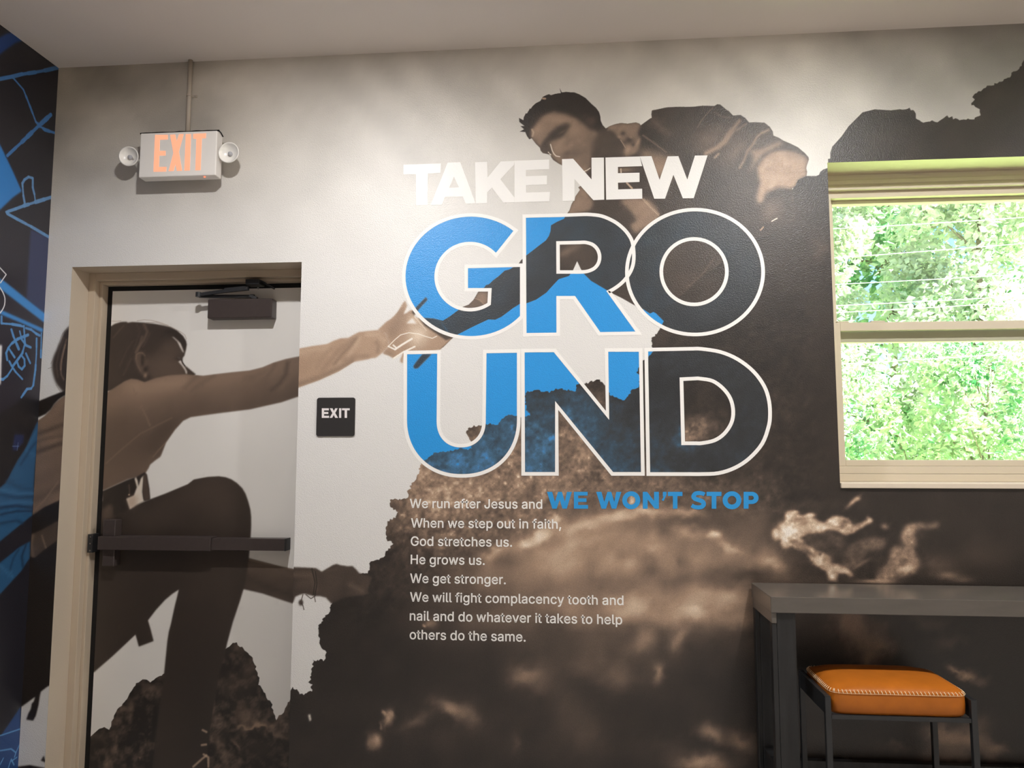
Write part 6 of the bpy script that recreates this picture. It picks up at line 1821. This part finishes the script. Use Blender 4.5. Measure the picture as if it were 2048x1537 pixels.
def make_stool(label):
    x0, x1, y0, y1 = .903, 1.375, -.422, -.102
    zb, zs, zr = .4490, .5285, .4335
    t = thing('bar_stool', label, 'stool', ((x0 + x1) / 2, (y0 + y1) / 2, FLOOR), 'tan stools under the counter table')
    bm, rim = cushion_mesh(x0, x1, y0, y1, zb, zs, .030)
    seat = from_bm('seat', bm, M_LEATHER, t, True)
    seat['label'] = 'tan leather cushion'
    # cream saddle stitching round the seam
    bm = bmesh.new()
    L, acc, step = len(rim), 0.0, .0135
    per = []
    for i in range(L):
        a, b = rim[i], rim[(i + 1) % L]
        per.append((a, b, (b - a).length))
    t0 = 0.0
    for a, b, ln in per:
        d = (b - a).normalized() if ln > 1e-9 else Vector((1, 0, 0))
        nrm = Vector((d.y, -d.x, 0))
        while t0 < ln:
            p = a + d * t0
            tube(bm, [p + nrm * .0006 + Vector((0, 0, .0058)) - nrm * .0055 - d * .0016, p + nrm * .0030 + Vector((0, 0, -.0002)), p + nrm * .0036 + d * .0010 + Vector((0, 0, -.0056))], .0014, 5)
            t0 += step
        t0 -= ln
    for k in range(len(rim)):
        a, b = rim[k], rim[(k + 1) % L]
        if (b - a).length < 1e-6:
            continue
        d = (b - a).normalized()
        nrm = Vector((d.y, -d.x, 0))
        tube(bm, [a + nrm * .0032 + Vector((0, 0, -.0048)), b + nrm * .0032 + Vector((0, 0, -.0048))], .0006, 4, False)
    st = from_bm('stitching', bm, M_THREAD, seat)
    st['label'] = 'cream thread stitches'
    lw = .021
    for lx in (x0 - lw - .003, x1 + .003):
        for ly in (y0 - .006, y1 - lw + .006):
            bm = box(bmesh.new(), lx, lx + lw, ly, ly + lw, FLOOR, .513, .003)
            from_bm('leg', bm, M_STOOLMETAL, t)
        bm = box(bmesh.new(), lx + .001, lx + lw - .001, y0 - .006 + lw + .0003, y1 - lw + .006 - .0003, .4495, .513, .002)
        from_bm('side_rail', bm, M_STOOLMETAL, t)
        bm = box(bmesh.new(), lx + .002, lx + lw - .002, y0 + .0155, y1 - .0155, .04, .058, .002)
        from_bm('footrest', bm, M_STOOLMETAL, t)
    for ly in (y0 - .004, y1 - .013):
        bm = box(bmesh.new(), x0 - .0027, x1 + .0027, ly, ly + .017, zr, zb - .0004, .002)
        from_bm('seat_rail', bm, M_STOOLMETAL, t)
    for ly in (y0 - .004, y1 - .013):
        bm = box(bmesh.new(), x0 - .0027, x1 + .0027, ly, ly + .017, .04, .058, .002)
        from_bm('footrest', bm, M_STOOLMETAL, t)
    return t


stool = make_stool('tan leather stool tucked under the counter table beside its black end legs')


def copy_tree(o, parent=None):
    c = o.copy()
    COL.objects.link(c)
    if parent is not None:
        c.parent = parent
    for ch in list(o.children):
        copy_tree(ch, c)
    return c


stool2 = copy_tree(stool)
stool2.location.x += .829
stool2['label'] = 'second tan stool from the table end, cut by the right edge of the photo'

# ================================================================ outside
lawn = from_bm('ground_outside', box(bmesh.new(), -14, 22, WALL_T, 26, -.5, -.45), M_LAWN)
lawn['kind'] = 'structure'
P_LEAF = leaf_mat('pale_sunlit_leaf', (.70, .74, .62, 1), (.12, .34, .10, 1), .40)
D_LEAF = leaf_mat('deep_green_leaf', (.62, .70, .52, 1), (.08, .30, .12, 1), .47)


def tree(name, label, cat, x, y, z0, h, rx, ry, n, leaf, m, seed, trunk=.07):
    rnd = random.Random(seed)
    t = thing(name, label, cat, (x, y, -.45), 'bushes and trees outside the window')
    bm = bmesh.new()
    clumps = [(rnd.uniform(-.95, .95) * rx, rnd.uniform(-.8, .8) * ry, z0 + (h - z0) * rnd.random() ** .95, rnd.uniform(.25, .5)) for _ in range(int(70 * rx))]
    V, Fc = [], []
    for i in range(n):
        cxx, cyy, czz, cr = rnd.choice(clumps)
        d = Vector((rnd.gauss(0, 1), rnd.gauss(0, 1), rnd.gauss(0, 1))).normalized() * cr * rnd.random() ** .4
        p = Vector((x + max(-rx, min(rx, cxx + d.x)) * rnd.uniform(.9, 1), y + max(-ry, min(ry, cyy + d.y)), czz + d.z))
        s = leaf * rnd.uniform(.55, 1.3)
        ax = Vector((rnd.gauss(0, 1), rnd.gauss(0, 1), rnd.gauss(-.5, .7))).normalized()
        sd = ax.cross(Vector((rnd.gauss(0, 1), rnd.gauss(0, 1), rnd.gauss(0, 1)))).normalized()
        up = ax.cross(sd) * .16 * s
        k = len(V)
        V += [p, p + ax * .5 * s + sd * .30 * s + up, p + ax * s, p + ax * .5 * s - sd * .30 * s + up, p + ax * .5 * s]
        Fc += [(k, k + 1, k + 4), (k + 1, k + 2, k + 4), (k + 2, k + 3, k + 4), (k + 3, k, k + 4)]
    me = bpy.data.meshes.new('foliage')
    me.from_pydata(V, [], Fc)
    link_mesh('foliage', me, m, t)
    bm = bmesh.new()
    tube(bm, [(x, y, -.45), (x + .06, y, z0 * .5), (x - .04, y + .05, (z0 + h) * .5), (x + .08, y, h * .9)], [trunk, trunk * .8, trunk * .5, trunk * .15], 9)
    for cxx, cyy, czz, cr in clumps[::4]:
        zz = max(z0 * .5, czz - .7)
        tube(bm, [(x, y, zz), (x + cxx * .6, y + cyy * .6, (zz + czz) / 2 + .1), (x + cxx, y + cyy, czz)], [trunk * .4, trunk * .22, trunk * .08], 5, False)
    from_bm('trunk', bm, M_BARK, t, True)
    return t


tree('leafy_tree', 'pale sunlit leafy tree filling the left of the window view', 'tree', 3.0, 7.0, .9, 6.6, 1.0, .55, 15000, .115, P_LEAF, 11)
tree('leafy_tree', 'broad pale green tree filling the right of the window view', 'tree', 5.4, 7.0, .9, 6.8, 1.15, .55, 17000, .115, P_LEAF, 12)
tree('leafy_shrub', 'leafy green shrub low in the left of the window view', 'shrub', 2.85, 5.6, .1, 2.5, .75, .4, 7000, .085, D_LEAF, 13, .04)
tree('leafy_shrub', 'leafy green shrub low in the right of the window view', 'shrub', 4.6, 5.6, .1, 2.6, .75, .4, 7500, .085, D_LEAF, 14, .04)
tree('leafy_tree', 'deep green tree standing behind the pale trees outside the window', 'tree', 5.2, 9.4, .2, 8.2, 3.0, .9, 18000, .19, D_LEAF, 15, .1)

wires = (((1735, 455), (2047, 435), 'topmost of the thin bright wires crossing the upper window pane'), ((1681, 516), (2047, 487), 'second wire from the top crossing the upper window pane'), ((1709, 568), (2047, 548), 'faint wire midway down the upper window pane'),
         ((1681, 612), (2047, 592), 'thin wire just above the lowest one in the upper window pane'), ((1681, 626), (2047, 604), 'lowest wire crossing the upper window pane above the sash rail'), ((1686, 729), (2047, 706), 'single wire crossing the lower window pane'))
for (p, q_, lb) in wires:
    yw = 4.6
    A, Bq = Vector(on_y(p, yw)), Vector(on_y(q_, yw))
    d = (Bq - A)
    A, Bq = A - d * 2.2, Bq + d * 2.6
    pts = [A.lerp(Bq, i / 24) + Vector((0, 0, -.10 * (1 - (2 * i / 24 - 1) ** 2))) for i in range(25)]
    off = sum((pts[i].z - A.lerp(Bq, i / 24).z) for i in (9, 12)) / 2
    pts = [pp - Vector((0, 0, off)) for pp in pts]
    o = from_bm('utility_wire', tube(bmesh.new(), pts, .0038, 7), M_CABLE, None, True)
    tag(o, lb, 'wire', 'utility wires outside the window')
